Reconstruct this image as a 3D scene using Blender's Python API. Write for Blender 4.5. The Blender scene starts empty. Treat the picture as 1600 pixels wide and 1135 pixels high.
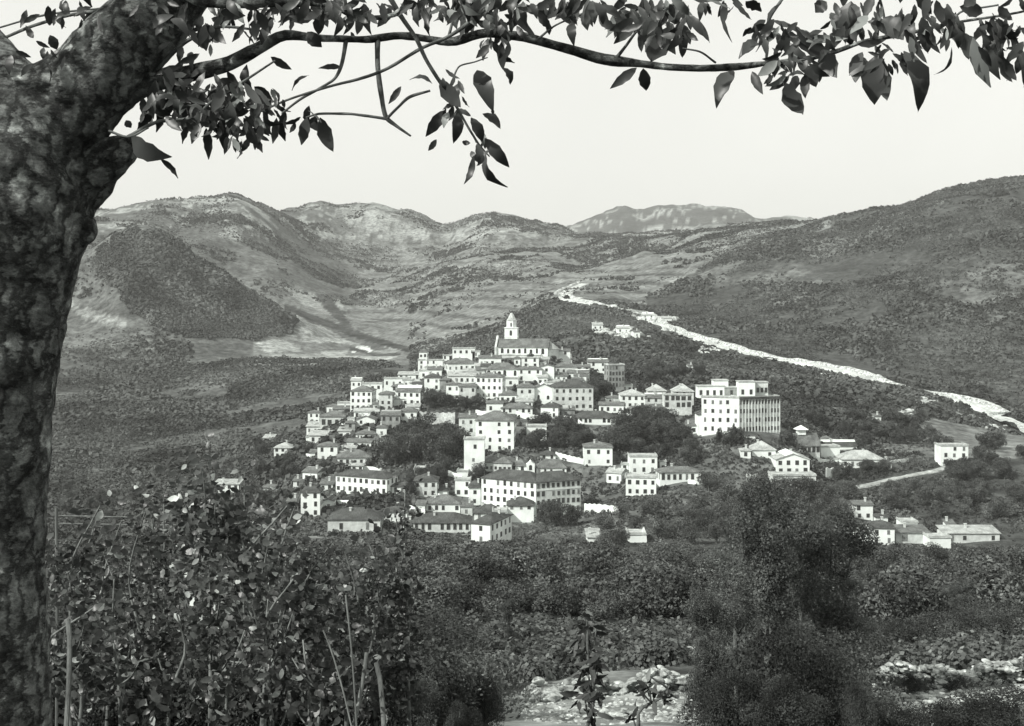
import bpy, math, random
import numpy as np
from mathutils import Vector, Matrix
R = math.radians
rng = np.random.default_rng(7); random.seed(7)
S = bpy.context.scene; COL = S.collection

# ---------------------------------------------------------------- camera, sky, sun
F = 1931.0; HOR = 450.0                     # focal length and horizon in photograph pixels (1600 wide)
cam = bpy.data.cameras.new('camera'); co = bpy.data.objects.new('camera', cam); COL.objects.link(co)
co.location = (0, 0, 0); co.rotation_euler = (R(90), 0, 0)
cam.sensor_width = 36; cam.lens = 36*F/1600; cam.shift_y = -(567.5-HOR)/1600
cam.clip_start = 0.1; cam.clip_end = 40000
S.camera = co
SUN_EL, SUN_AZ = 38, -127                    # azimuth from +Y (view), clockwise positive: sun behind-left
w = bpy.data.worlds.new('World'); S.world = w; w.use_nodes = True
nt = w.node_tree; nt.nodes.clear()
sky = nt.nodes.new('ShaderNodeTexSky'); sky.sky_type = 'NISHITA'; sky.sun_disc = False
sky.sun_elevation = R(SUN_EL); sky.sun_rotation = R(SUN_AZ); sky.altitude = 300
sky.air_density = 1.0; sky.dust_density = 2.0; sky.ozone_density = 1.0
hs = nt.nodes.new('ShaderNodeHueSaturation'); hs.inputs['Saturation'].default_value = 0.0
tint = nt.nodes.new('ShaderNodeMix'); tint.data_type = 'RGBA'; tint.blend_type = 'MULTIPLY'
tint.inputs[0].default_value = 1; tint.inputs[7].default_value = (1.0, 1.0, 0.95, 1)
bg = nt.nodes.new('ShaderNodeBackground'); bg.inputs[1].default_value = 0.15
wo = nt.nodes.new('ShaderNodeOutputWorld')
gm = nt.nodes.new('ShaderNodeGamma'); gm.inputs[1].default_value = 0.22
sc = nt.nodes.new('ShaderNodeVectorMath'); sc.operation = 'SCALE'; sc.inputs['Scale'].default_value = 3.98
nt.links.new(sky.outputs[0], hs.inputs['Color']); nt.links.new(hs.outputs[0], gm.inputs[0]); nt.links.new(gm.outputs[0], sc.inputs[0])
ctc = nt.nodes.new('ShaderNodeTexCoord'); cn = nt.nodes.new('ShaderNodeTexNoise'); cn.inputs['Scale'].default_value = 4; cn.inputs['Detail'].default_value = 6   # thin uneven cloud
cr = nt.nodes.new('ShaderNodeMapRange'); cr.inputs[1].default_value = .3; cr.inputs[2].default_value = .7; cr.inputs[3].default_value = 3.8; cr.inputs[4].default_value = 4.1
nt.links.new(ctc.outputs['Generated'], cn.inputs[0]); nt.links.new(cn.outputs[0], cr.inputs[0]); nt.links.new(cr.outputs[0], sc.inputs['Scale']); nt.links.new(sc.outputs[0], tint.inputs[6])
nt.links.new(tint.outputs[2], bg.inputs[0]); nt.links.new(bg.outputs[0], wo.inputs[0])
sl = bpy.data.lights.new('sun', 'SUN'); sl.energy = 5.0; sl.angle = R(0.5); sl.color = (1, .985, .94)
so = bpy.data.objects.new('sun', sl); COL.objects.link(so)
sd = Vector((math.sin(R(SUN_AZ))*math.cos(R(SUN_EL)), math.cos(R(SUN_AZ))*math.cos(R(SUN_EL)), math.sin(R(SUN_EL))))
so.rotation_euler = sd.to_track_quat('Z', 'Y').to_euler(); so.location = sd*500
S.view_settings.view_transform = 'Standard'; S.view_settings.look = 'None'
S.view_settings.exposure = 0.15; S.view_settings.gamma = 1
S.render.engine = 'CYCLES'

# ---------------------------------------------------------------- helpers
def P(px, py, Y): return np.array([(px-800)/F*Y, Y, (HOR-py)/F*Y])
def tag(o, label=None, cat=None, group=None, kind=None):
    for k, v in (('label', label), ('category', cat), ('group', group), ('kind', kind)):
        if v: o[k] = v
    return o
def empty(name, loc, rz=0, label=None, cat=None, group=None):
    o = bpy.data.objects.new(name, None); COL.objects.link(o); o.location = loc; o.rotation_euler = (0, 0, rz)
    o.empty_display_size = 0.1
    return tag(o, label, cat, group)
def link(name, me, mat=None, parent=None):
    if mat is not None and not me.materials: me.materials.append(mat)
    o = bpy.data.objects.new(name, me); COL.objects.link(o)
    if parent: o.parent = parent
    return o
def npmesh(name, V, Fc, smooth=False):
    """V (n,3), Fc (m,k) arrays"""
    me = bpy.data.meshes.new(name); V = np.asarray(V, np.float32); Fc = np.asarray(Fc, np.int32)
    k = Fc.shape[1]
    me.vertices.add(len(V)); me.vertices.foreach_set('co', V.ravel())
    me.loops.add(Fc.size); me.loops.foreach_set('vertex_index', Fc.ravel())
    me.polygons.add(len(Fc)); me.polygons.foreach_set('loop_start', np.arange(0, Fc.size, k, dtype=np.int32))
    me.polygons.foreach_set('loop_total', np.full(len(Fc), k, np.int32))
    if smooth: me.polygons.foreach_set('use_smooth', np.ones(len(Fc), bool))
    me.update(calc_edges=True); me.validate(); return me
class MB:
    def __init__(s): s.v = []; s.f = []
    def add(s, V, Fc):
        b = len(s.v); s.v += [tuple(map(float, p)) for p in V]; s.f += [tuple(int(i)+b for i in f) for f in Fc]; return s
    def box(s, x0, x1, y0, y1, z0, z1):
        V = [(x0,y0,z0),(x1,y0,z0),(x1,y1,z0),(x0,y1,z0),(x0,y0,z1),(x1,y0,z1),(x1,y1,z1),(x0,y1,z1)]
        return s.add(V, [(0,3,2,1),(4,5,6,7),(0,1,5,4),(1,2,6,5),(2,3,7,6),(3,0,4,7)])
    def mesh(s, name, smooth=False):
        me = bpy.data.meshes.new(name); me.from_pydata(s.v, [], s.f); me.update()
        if smooth:
            for p in me.polygons: p.use_smooth = True
        return me
    def build(s, name, mat, parent=None, smooth=False): return link(name, s.mesh(name, smooth), mat, parent)
def hashn(i, j, k, seed):
    n = (i*374761393 + j*668265263 + k*1274126177 + seed*974634777) & 0xFFFFFFFF
    n = ((n ^ (n >> 13))*1274126177) & 0xFFFFFFFF
    return ((n ^ (n >> 16)) & 0xFFFF)/65535.0
def vnoise(x, y, z=0, seed=0):
    x = np.asarray(x, float); y = np.asarray(y, float); z = np.asarray(z, float)+0*x
    i, j, k = (np.floor(a).astype(np.int64) for a in (x, y, z)); fx, fy, fz = x-i, y-j, z-k
    fx, fy, fz = (a*a*(3-2*a) for a in (fx, fy, fz)); r = 0
    for di in (0, 1):
        for dj in (0, 1):
            for dk in (0, 1):
                r = r + hashn(i+di, j+dj, k+dk, seed)*np.where(di, fx, 1-fx)*np.where(dj, fy, 1-fy)*np.where(dk, fz, 1-fz)
    return r*2-1
def fbm(x, y, z=0, o=4, seed=0):
    r = 0; a = 1.0; t = 0
    for q in range(o):
        r = r + a*vnoise(x*2**q+q*17.3, y*2**q-q*9.1, np.asarray(z)*2**q, seed+q); t += a; a *= .5
    return r/t
def pchip(xs, ys, x):
    xs = np.asarray(xs, float); ys = np.asarray(ys, float); h = np.diff(xs); d = np.diff(ys)/h; m = np.zeros(len(xs))
    for i in range(1, len(xs)-1):
        if d[i-1]*d[i] > 0: m[i] = (h[i-1]+h[i])*3/((2*h[i]+h[i-1])/d[i-1]+(h[i]+2*h[i-1])/d[i])
    m[0] = d[0]; m[-1] = d[-1]
    x = np.clip(x, xs[0], xs[-1]); i = np.clip(np.searchsorted(xs, x)-1, 0, len(h)-1); t = (x-xs[i])/h[i]
    return ys[i]*(2*t**3-3*t**2+1)+ys[i+1]*(-2*t**3+3*t**2)+h[i]*(m[i]*(t**3-2*t**2+t)+m[i+1]*(t**3-t**2))
def inpoly(px, py, poly):
    if poly is CONE: px = px+7*vnoise(np.asarray(px)/9., np.asarray(py)/9., 0, 4)+9*vnoise(np.asarray(px)/31., np.asarray(py)/31., 0, 5); py = py+4*vnoise(np.asarray(px)/11., np.asarray(py)/11., 0, 6)
    r = np.zeros(np.shape(px), bool); n = len(poly)
    for a in range(n):
        x0, y0 = poly[a]; x1, y1 = poly[a-1]
        c = ((y0 > py) != (y1 > py)) & (px < (x1-x0)*(py-y0)/((y1-y0) or 1e-9)+x0); r ^= c
    return r

# ---------------------------------------------------------------- materials
TINT = (0.94, 1.0, 0.965)
def grey(v): return (v*TINT[0], v*TINT[1], v*TINT[2], 1)
def base(name, rough=.8, spec=.2):
    m = bpy.data.materials.new(name); m.use_nodes = True; n = m.node_tree; b = n.nodes['Principled BSDF']
    b.inputs['Roughness'].default_value = rough; b.inputs['Specular IOR Level'].default_value = spec
    return m, n, b
def noisemat(name, lo, hi, scale, rough=.85, detail=6, bump=0, spec=.15, p0=.35, p1=.65, stretch=(1,1,1), scale2=None, amt2=.35):
    m, n, b = base(name, rough, spec)
    tc = n.nodes.new('ShaderNodeTexCoord'); mp = n.nodes.new('ShaderNodeMapping'); mp.inputs['Scale'].default_value = stretch
    n.links.new(tc.outputs['Object'], mp.inputs[0])
    t = n.nodes.new('ShaderNodeTexNoise'); t.inputs['Scale'].default_value = scale; t.inputs['Detail'].default_value = detail
    t.inputs['Roughness'].default_value = .65
    n.links.new(mp.outputs[0], t.inputs[0])
    r = n.nodes.new('ShaderNodeValToRGB'); r.color_ramp.elements[0].position = p0; r.color_ramp.elements[1].position = p1
    r.color_ramp.elements[0].color = grey(lo); r.color_ramp.elements[1].color = grey(hi)
    n.links.new(t.outputs[0], r.inputs[0]); out = r.outputs[0]
    if scale2:
        t2 = n.nodes.new('ShaderNodeTexNoise'); t2.inputs['Scale'].default_value = scale2; t2.inputs['Detail'].default_value = 5
        n.links.new(tc.outputs['Object'], t2.inputs[0])
        mr = n.nodes.new('ShaderNodeMapRange'); mr.inputs[1].default_value = .35; mr.inputs[2].default_value = .65
        mr.inputs[3].default_value = 1-amt2; mr.inputs[4].default_value = 1+amt2*.4
        n.links.new(t2.outputs[0], mr.inputs[0])
        mx = n.nodes.new('ShaderNodeVectorMath'); mx.operation = 'SCALE'
        n.links.new(out, mx.inputs[0]); n.links.new(mr.outputs[0], mx.inputs['Scale']); out = mx.outputs[0]
    n.links.new(out, b.inputs['Base Color'])
    if bump:
        bp = n.nodes.new('ShaderNodeBump'); bp.inputs['Strength'].default_value = bump; bp.inputs['Distance'].default_value = .05
        n.links.new(t.outputs[0], bp.inputs['Height']); n.links.new(bp.outputs[0], b.inputs['Normal'])
    return m
def leafmat(name, lo, hi, rough=.5, spec=.3, trans=.25, glint=None, patch=None):
    """foliage: every leaf its own tone"""
    m, n, b = base(name, rough, spec)
    g = n.nodes.new('ShaderNodeNewGeometry'); oi = n.nodes.new('ShaderNodeObjectInfo')
    r = n.nodes.new('ShaderNodeValToRGB'); e = r.color_ramp.elements
    e[0].position = 0; e[0].color = grey(lo); e[1].position = .93; e[1].color = grey(hi)
    if glint: q = e.new(1.0); q.color = grey(glint)  # a few leaves painted paler to imitate glints
    n.links.new(g.outputs['Random Per Island'], r.inputs[0])
    mr = n.nodes.new('ShaderNodeMapRange'); mr.inputs[3].default_value = .7; mr.inputs[4].default_value = 1.35
    n.links.new(oi.outputs['Random'], mr.inputs[0])
    mx = n.nodes.new('ShaderNodeVectorMath'); mx.operation = 'SCALE'
    n.links.new(r.outputs[0], mx.inputs[0]); n.links.new(mr.outputs[0], mx.inputs['Scale']); out = mx.outputs[0]
    if patch:
        tc = n.nodes.new('ShaderNodeTexCoord'); t = n.nodes.new('ShaderNodeTexNoise'); t.inputs['Scale'].default_value = patch
        t.inputs['Detail'].default_value = 4
        n.links.new(tc.outputs['Object'], t.inputs[0])
        m2 = n.nodes.new('ShaderNodeMapRange'); m2.inputs[1].default_value = .35; m2.inputs[2].default_value = .65
        m2.inputs[3].default_value = .55; m2.inputs[4].default_value = 1.9
        n.links.new(t.outputs[0], m2.inputs[0])
        mx2 = n.nodes.new('ShaderNodeVectorMath'); mx2.operation = 'SCALE'
        n.links.new(out, mx2.inputs[0]); n.links.new(m2.outputs[0], mx2.inputs['Scale']); out = mx2.outputs[0]
    n.links.new(out, b.inputs['Base Color'])
    if trans:
        tr = n.nodes.new('ShaderNodeBsdfTranslucent'); n.links.new(out, tr.inputs[0])
        ms = n.nodes.new('ShaderNodeMixShader'); ms.inputs[0].default_value = trans
        n.links.new(b.outputs[0], ms.inputs[1]); n.links.new(tr.outputs[0], ms.inputs[2])
        n.links.new(ms.outputs[0], n.nodes['Material Output'].inputs[0])
    return m
M = {}
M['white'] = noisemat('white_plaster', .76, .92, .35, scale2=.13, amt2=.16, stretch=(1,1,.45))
M['offwhite'] = noisemat('weathered_shaded_plaster', .50, .74, .5, scale2=.1, amt2=.25)  # weathered walls; also painted shade on the convent and hotel right wings
M['greywall'] = noisemat('grey_shaded_plaster', .22, .38, .5, scale2=.1, amt2=.25)  # grey walls; shade painted in for the shaded-wall house and tower block
M['stone'] = noisemat('pale_masonry', .32, .62, 1.2, scale2=.2, amt2=.4, bump=.3)
M['roofdark'] = noisemat('dark_tile', .05, .105, 2.2, scale2=.3, amt2=.4, stretch=(1.0,.25,1), bump=.4)
M['roofmid'] = noisemat('grey_tile', .10, .19, 2.2, scale2=.3, amt2=.4, stretch=(1.0,.25,1), bump=.4)
M['rooflight'] = noisemat('pale_tile', .3, .48, 2.0, scale2=.3, amt2=.35, stretch=(1.0,.25,1), bump=.3)
M['flat'] = noisemat('flat_roof', .35, .55, .8, scale2=.2)
M['pane'] = noisemat('window_pane', .015, .05, 1.5, rough=.35, spec=.4)
M['shutter'] = noisemat('window_frame', .10, .18, 3)
M['closed'] = noisemat('closed_shutter', .12, .24, 3)
M['trunk'] = noisemat('far_bark', .07, .16, 3, bump=.4)
M['road'] = noisemat('dusty_road', .38, .72, .4, scale2=.05, amt2=.25)
M['lane'] = noisemat('lane_dirt', .22, .5, .5, scale2=.1, amt2=.3)
M['rock'] = noisemat('pale_rock', .20, .74, .5, bump=.5, scale2=.9, amt2=.5)
M['boulder'] = noisemat('boulder_stone', .12, .58, 2.0, bump=.6, scale2=6, amt2=.45)
M['wood'] = noisemat('weathered_wood', .07, .20, 8, stretch=(1,1,.15), bump=.4)
M['wire'] = noisemat('wire_metal', .1, .2, 20)
M['far'] = leafmat('far_foliage', .032, .060, .8, .1, 0, patch=.02)
M['farlight'] = leafmat('far_foliage_pale', .062, .105, .8, .1, 0, patch=.02)
M['olive'] = leafmat('olive_foliage', .040, .125, .6, .2, .2, patch=.35)
M['bushfar'] = leafmat('scrub_foliage', .034, .066, .7, .15, 0, patch=.05)
M['scrubfar'] = leafmat('hill_scrub_foliage', .030, .066, .8, .1, 0, patch=.035)
M['dark'] = leafmat('dark_foliage', .034, .070, .6, .15, .15, patch=.4)
M['bush'] = leafmat('bush_foliage', .046, .092, .6, .12, .3, glint=.17, patch=.9)
M['neartree'] = leafmat('near_tree_foliage', .05, .125, .6, .12, .35, glint=.18, patch=.8)
M['darkbush'] = leafmat('dark_bush_foliage', .042, .062, .7, .08, .3, glint=.09, patch=.9)
M['nearleaf'] = leafmat('sapling_leaf', .032, .10, .4, .4, .3, glint=.55)
M['cherryleaf'] = leafmat('tree_leaf', .032, .07, .42, .3, .05, glint=.35)
M['twig'] = noisemat('twig_bark', .06, .16, 30, bump=.3)
M['stem'] = noisemat('pale_stem', .07, .22, 25, stretch=(1,1,.3), bump=.3)

# ---------------------------------------------------------------- terrain: height as a function of azimuth and distance
ROWS = [
 (-60, [(0,5)]), (2, [(0,1.7)]), (5, [(0,1.95)]), (9, [(0,3.3)]), (15, [(0,5.4)]), (25, [(0,8.9)]),   # metres below the eye
]
PR = [  # (Y, [(px, apparent py), ...])
 (40, [(0,1085),(800,1092),(1050,1075),(1300,1072),(1600,1062)]),
 (60, [(0,1020),(800,1022),(1100,1010),(1300,1015),(1600,1015)]),
 (90, [(0,985),(800,985),(1600,980)]),
 (150, [(0,935),(800,930),(1600,925)]),
 (230, [(0,898),(800,893),(1600,893)]),
 (310, [(0,872),(800,868),(1600,878)]),
 (390, [(0,862),(450,852),(700,850),(900,848),(1100,852),(1300,862),(1600,866)]),
 (440, [(0,850),(300,845),(450,832),(600,832),(780,835),(900,812),(1000,800),(1100,815),(1250,822),(1370,850),(1480,852),(1600,848)]),
 (490, [(0,820),(400,805),(500,785),(600,775),(700,785),(780,795),(850,800),(920,790),(1000,768),(1100,758),(1250,765),(1400,790),(1600,790)]),
 (540, [(0,795),(300,785),(430,760),(500,730),(600,722),(720,715),(800,705),(900,705),(1000,712),(1100,690),(1160,678),(1230,690),(1300,735),(1400,735),(1600,730)]),
 (590, [(0,765),(300,755),(450,720),(500,692),(560,668),(650,655),(750,648),(850,650),(950,655),(1050,648),(1160,650),(1250,660),(1300,690),(1400,690),(1600,700)]),
 (640, [(0,740),(300,730),(450,700),(520,660),(580,635),(700,612),(800,606),(900,618),(960,628),(1050,630),(1200,635),(1300,650),(1400,665),(1600,690)]),
 (690, [(0,715),(300,708),(450,682),(550,645),(640,598),(720,570),(780,560),(830,558),(900,575),(960,598),(1050,610),(1200,615),(1300,625),(1400,640),(1500,662),(1600,680)]),
 (730, [(0,700),(300,690),(450,672),(600,630),(700,590),(810,565),(900,572),(1000,590),(1100,600),(1200,602),(1300,612),(1400,625),(1500,650),(1600,672)]),
 (800, [(0,672),(300,665),(500,645),(600,632),(700,605),(800,585),(900,572),(1000,565),(1100,575),(1200,583),(1300,596),(1400,608),(1530,640),(1600,655)]),
 (900, [(0,640),(300,635),(500,605),(600,592),(700,580),(800,565),(900,545),(1000,540),(1050,545),(1100,552),(1180,560),(1300,578),(1400,585),(1500,590),(1600,585)]),
 (1050, [(0,580),(200,585),(400,572),(500,568),(600,563),(700,552),(800,530),(900,512),(1000,505),(1050,518),(1100,525),(1200,520),(1300,510),(1400,500),(1500,480),(1600,465)]),
 (1150, [(0,530),(100,535),(200,530),(300,540),(400,550),(500,556),(600,555),(700,540),(800,510),(880,480),(940,477),(1000,488),(1050,495),(1100,492),(1200,480),(1300,462),(1400,440),(1500,420),(1600,400)]),
 (1250, [(0,490),(100,485),(150,470),(200,440),(260,452),(330,485),(400,515),(470,540),(540,545),(600,542),(700,522),(800,490),(880,464),(950,464),(1000,472),(1100,458),(1200,440),(1300,418),(1400,390),(1500,368),(1600,345)]),
 (1350, [(0,450),(100,425),(180,372),(215,357),(250,366),(330,418),(400,462),(465,500),(530,528),(600,530),(700,505),(800,475),(880,455),(950,450),(1000,448),(1100,430),(1200,405),(1300,383),(1400,352),(1500,322),(1600,302)]),
 (1520, [(0,405),(100,395),(200,385),(300,430),(400,470),(500,500),(600,505),(700,475),(800,450),(900,436),(1000,422),(1100,400),(1200,378),(1300,352),(1370,334),(1420,318),(1460,301),(1500,289),(1550,281),(1600,275),(2000,250)]),
 (1800, [(0,355),(100,355),(200,352),(300,365),(400,385),(450,410),(500,435),(560,455),(640,450),(700,428),(800,412),(900,410),(950,400),(1000,390),(1100,368),(1200,354),(1262,347),(1310,341),(1370,334),(1450,312),(1600,290)]),
 (2200, [(0,328),(100,325),(200,322),(240,315),(320,307),(350,303),(365,301),(385,306),(420,320),(450,340),(500,375),(550,398),(620,405),(700,388),(770,372),(850,375),(900,376),(1000,372),(1100,357),(1190,352),(1300,350),(1600,310)]),
 (2700, [(0,345),(300,345),(400,335),(450,326),(480,320),(500,319),(530,327),(560,326),(590,325),(620,334),(660,345),(705,361),(740,348),(770,342),(800,343),(830,350),(870,356),(900,359),(1000,366),(1100,366),(1200,360),(1600,350)]),
 (3300, [(0,385),(500,385),(700,395),(900,395),(1600,390)]),
 (4600, [(0,400),(700,392),(860,362),(890,356),(930,340),(975,325),(1000,328),(1035,319),(1090,323),(1160,332),(1190,342),(1230,338),(1262,345),(1320,360),(1600,385)]),
 (6000, [(0,425),(1600,425)]), (12000, [(0,440),(1600,440)]),
]
PXS = np.arange(-1400, 3001, 5.0)
YS = []; ZT = []
for y, r in ROWS: YS.append(y); ZT.append(np.full(len(PXS), -r[0][1]))
ROWS[0] = (-60, [(0, -3)]); ZT[0][:] = 3.0
for y, r in PR:
    xs = [-1400, -300]+[a for a, b in r]+[2000, 3000]; ys = [r[0][1]+0, r[0][1]]+[b for a, b in r]+[r[-1][1], r[-1][1]]
    if r[-1][0] >= 2000: xs = xs[:-2]+[3000]; ys = ys[:-1]
    YS.append(y); ZT.append((HOR-pchip(xs, ys, PXS))/F*y)
YS = np.array(YS, float); ZT = np.array(ZT)
def warp(y): return np.log(np.maximum(y, -60)+80.0)
WG = np.linspace(warp(-60), warp(12000), 1400)
wy = warp(YS); ZG = np.zeros((len(WG), len(PXS)))
for j in range(len(PXS)): ZG[:, j] = pchip(wy, ZT[:, j], WG)
def H(x, y, noise=True):
    x = np.asarray(x, float); y = np.asarray(y, float)
    px = np.clip(800+F*x/np.maximum(y, 12), PXS[0], PXS[-1]-.01); fi = (px-PXS[0])/5.0; j = fi.astype(int); t = fi-j
    g = np.clip((warp(y)-WG[0])/(WG[1]-WG[0]), 0, len(WG)-1.001); i = g.astype(int); s = g-i
    z = (ZG[i, j]*(1-t)+ZG[i, j+1]*t)*(1-s)+(ZG[i+1, j]*(1-t)+ZG[i+1, j+1]*t)*s
    if noise:
        far = np.clip((y-820)/400, 0, 1); mid = np.clip((y-30)/60, 0, 1)*(1-far)
        z = z + .12*np.clip((y-3)/10, 0, 1)*fbm(x*.6, y*.6, 0, 3, 3)+mid*.8*fbm(x/18, y/18, 0, 3, 5)
        rel = np.clip((y-800)/2200, 0, 1)
        z = z + far*(rel*26+4)*(fbm(x/190, y/230, 0, 5, 11)) - far*(rel*22+3)*np.abs(fbm(x/120+3, y/420, 0, 3, 23))
        z = z + far*2.2*fbm(x/22, y/22, 0, 3, 31)
    return z
def hit(px, py, y0=60, y1=5000):
    ys = np.exp(np.linspace(math.log(y0), math.log(y1), 3000)); xs = (px-800)/F*ys
    rz = (HOR-py)/F*ys; gz = H(xs, ys); k = np.argmax(gz >= rz)
    return float(ys[k]) if gz[k] >= rz[k] else float(y1)
def ground(px, Y): x = (px-800)/F*Y; return np.array([x, Y, float(H(x, Y))])

# land cover: what grows on the ground, its own tone (albedo), laid out by place
CONE = [(140,410),(178,374),(215,357),(252,364),(330,417),(400,460),(470,503),(450,520),(400,531),(300,528),(240,508),(195,470)]
RIGHT = [(1262,340),(1180,372),(1120,405),(1060,440),(1010,462),(1010,490),(1060,520),(1180,556),(1300,582),(1400,602),(1530,642),(1620,690),(3000,690),(3000,100),(1500,100)]
def tone(x, y):
    px = 800+F*x/np.maximum(y, 12); z = H(x, y); py = HOR-z*F/np.maximum(y, 1)
    t = np.full(np.shape(x), .15)
    n1 = fbm(x/90, y/90, 0, 4, 41); n2 = fbm(x/14, y/14, 0, 3, 43); n3 = fbm(x/300, y/300, 0, 3, 47)
    t = np.where(y > 820, .112+.06*n1+.04*n2, t); t = np.where((px < 210) & (y > 1100) & (y < 1800), .09+.04*n1+.03*n2, t)
    # terraced middle slopes: lines along the contours
    ter = (y > 1150) & (y < 2900) & (px > 470) & (px < 1150)
    line = (np.abs(((z+4*n1)/9.0) % 1-.5) < .13)
    t = np.where(ter, .165+.05*n1+.05*n2, t); t = np.where(ter & line & (n3+n1 > -.35), t*.48, t)
    t = np.where((y > 1700) & (px < 560), .108+.05*n1+.04*n2, t)
    t = np.where((y > 1700) & (inpoly(px, py, [(380,325),(430,335),(520,400),(480,420),(520,480),(420,400),(330,350)])), .10+.02*n2, t)
    t = np.where((y > 3000), .075+.04*n1, t)
    rock = (z*F/np.maximum(y, 1) > 75) & (y > 1700) & (n2+n1 > .25); t = np.where(rock, .26, t)
    # right hill
    rh = inpoly(px, py, RIGHT) & (y > 740) & (y < 2100)
    t = np.where(rh, .06+.025*n1+.02*n2, t)
    t = np.where(rh & (py < 500) & (n3+n1 > .3), .11, t)
    t = np.where((y > 1500) & (y < 2100) & (px > 1000) & (px < 1300) & (py < 440), .16+.06*n2, t)
    t = np.where(inpoly(px, py, CONE) & (y > 1100) & (y < 1450), .085+.02*n2, t)
    # valley plain with orchards and ploughed fields
    pl = (y > 560) & (y < 1250) & (px < 640) & ~inpoly(px, py, CONE)
    t = np.where(pl, .085+.03*n1+.02*n2, t)
    for poly, v in FIELDS:
        t = np.where(inpoly(px, py, poly) & (y > 800) & (y < 1700), v+.03*n2, t)
    sl = (y > 700) & (y < 1150) & (px > 640) & (px < 1620) & (py > 470) & ~rh; t = np.where(sl, .075+.02*n2, t)
    t = np.where((y > 60) & (y <= 560), .06+.025*n1+.02*n2, t)
    vil = (y > 400) & (y < 730) & (px > 470) & (px < 1250); t = np.where(vil, .11+.07*n2, t)
    t = np.where(inpoly(px, py, [(1430,660),(1500,640),(1600,680),(1600,720),(1480,700)]) & (y > 560), .15+.05*n2, t)
    near = y <= 60; t = np.where(near, .05+.02*fbm(x*1.2, y*1.2, 0, 3, 51), t)
    jx = fbm(x*.25, y*.25, 0, 3, 57)*60; jy = fbm(x*.3+9, y*.3, 0, 3, 58)*22
    st = inpoly(px+jx, py+jy, [(825,1075),(860,1052),(1090,1050),(1120,1200),(760,1200),(780,1110)]) & (y > 22) & (y < 75)
    t = np.where(st, .22+.15*fbm(x*1.1, y*1.1, 0, 4, 53), t)
    g2 = inpoly(px+jx, py+jy, [(900,1005),(1090,1000),(1090,1042),(900,1042)]) & (y > 30) & (y < 120); t = np.where(g2, .10+.03*n2, t)
    st2 = inpoly(px+jx, py+jy, [(1300,1040),(1620,1034),(1620,1095),(1330,1090)]) & (y > 22) & (y < 75)
    t = np.where(st2, .18+.14*fbm(x*1.1, y*1.1, 0, 4, 53), t)
    return np.clip(t, .03, .7)
FIELDS = [
 ([(400,462),(640,520),(660,570),(400,575),(395,535)], .15),
 ([(438,478),(470,484),(560,525),(632,545),(608,555),(520,532),(455,504)], .24), ([(470,497),(500,500),(560,520),(610,546),(585,548),(520,523)], .10),
 ([(398,536),(430,530),(468,540),(472,550),(415,551)], .30), ([(420,551),(560,557),(545,564),(430,560)], .26),
 ([(465,524),(530,530),(535,538),(476,535)], .28), ([(551,543),(562,540),(574,541),(584,551),(550,552)], .5), ([(500,549),(545,549),(540,556),(505,556)], .28),
 ([(512,561),(600,556),(622,558),(565,571),(512,568)], .32), ([(460,505),(500,508),(540,530),(480,522)], .24), ([(500,535),(545,536),(548,545),(505,543)], .12),
 ([(105,476),(130,480),(210,505),(185,512),(130,497)], .20), ([(100,500),(200,512),(290,545),(250,565),(140,570),(95,550)], .11), ([(225,530),(250,545),(262,560),(235,548)], .2),
 ([(430,440),(520,470),(525,495),(480,480)], .24), ([(375,408),(450,412),(475,430),(420,434)], .32), ([(330,382),(395,376),(400,384),(340,389)], .27),
 ([(520,385),(560,395),(640,380),(620,400),(540,412),(515,402)], .26), ([(565,455),(640,450),(660,470),(590,478)], .24), ([(480,445),(505,450),(540,480),(515,478)], .26),
 ([(90,598),(300,600),(280,608),(90,614)], .05), ([(90,540),(140,545),(180,575),(150,575)], .06), ([(130,500),(150,508),(230,560),(215,560)], .09),
 ([(446,476),(560,518),(645,545),(638,551),(550,527),(444,484)], .045), ([(548,541),(588,553),(625,552),(625,556),(585,557),(545,547)], .05),
 ([(300,574),(520,571),(640,580),(640,586),(520,579),(310,583)], .05), ([(480,420),(520,470),(560,522),(548,522),(505,480),(470,425)], .06),
]
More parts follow.
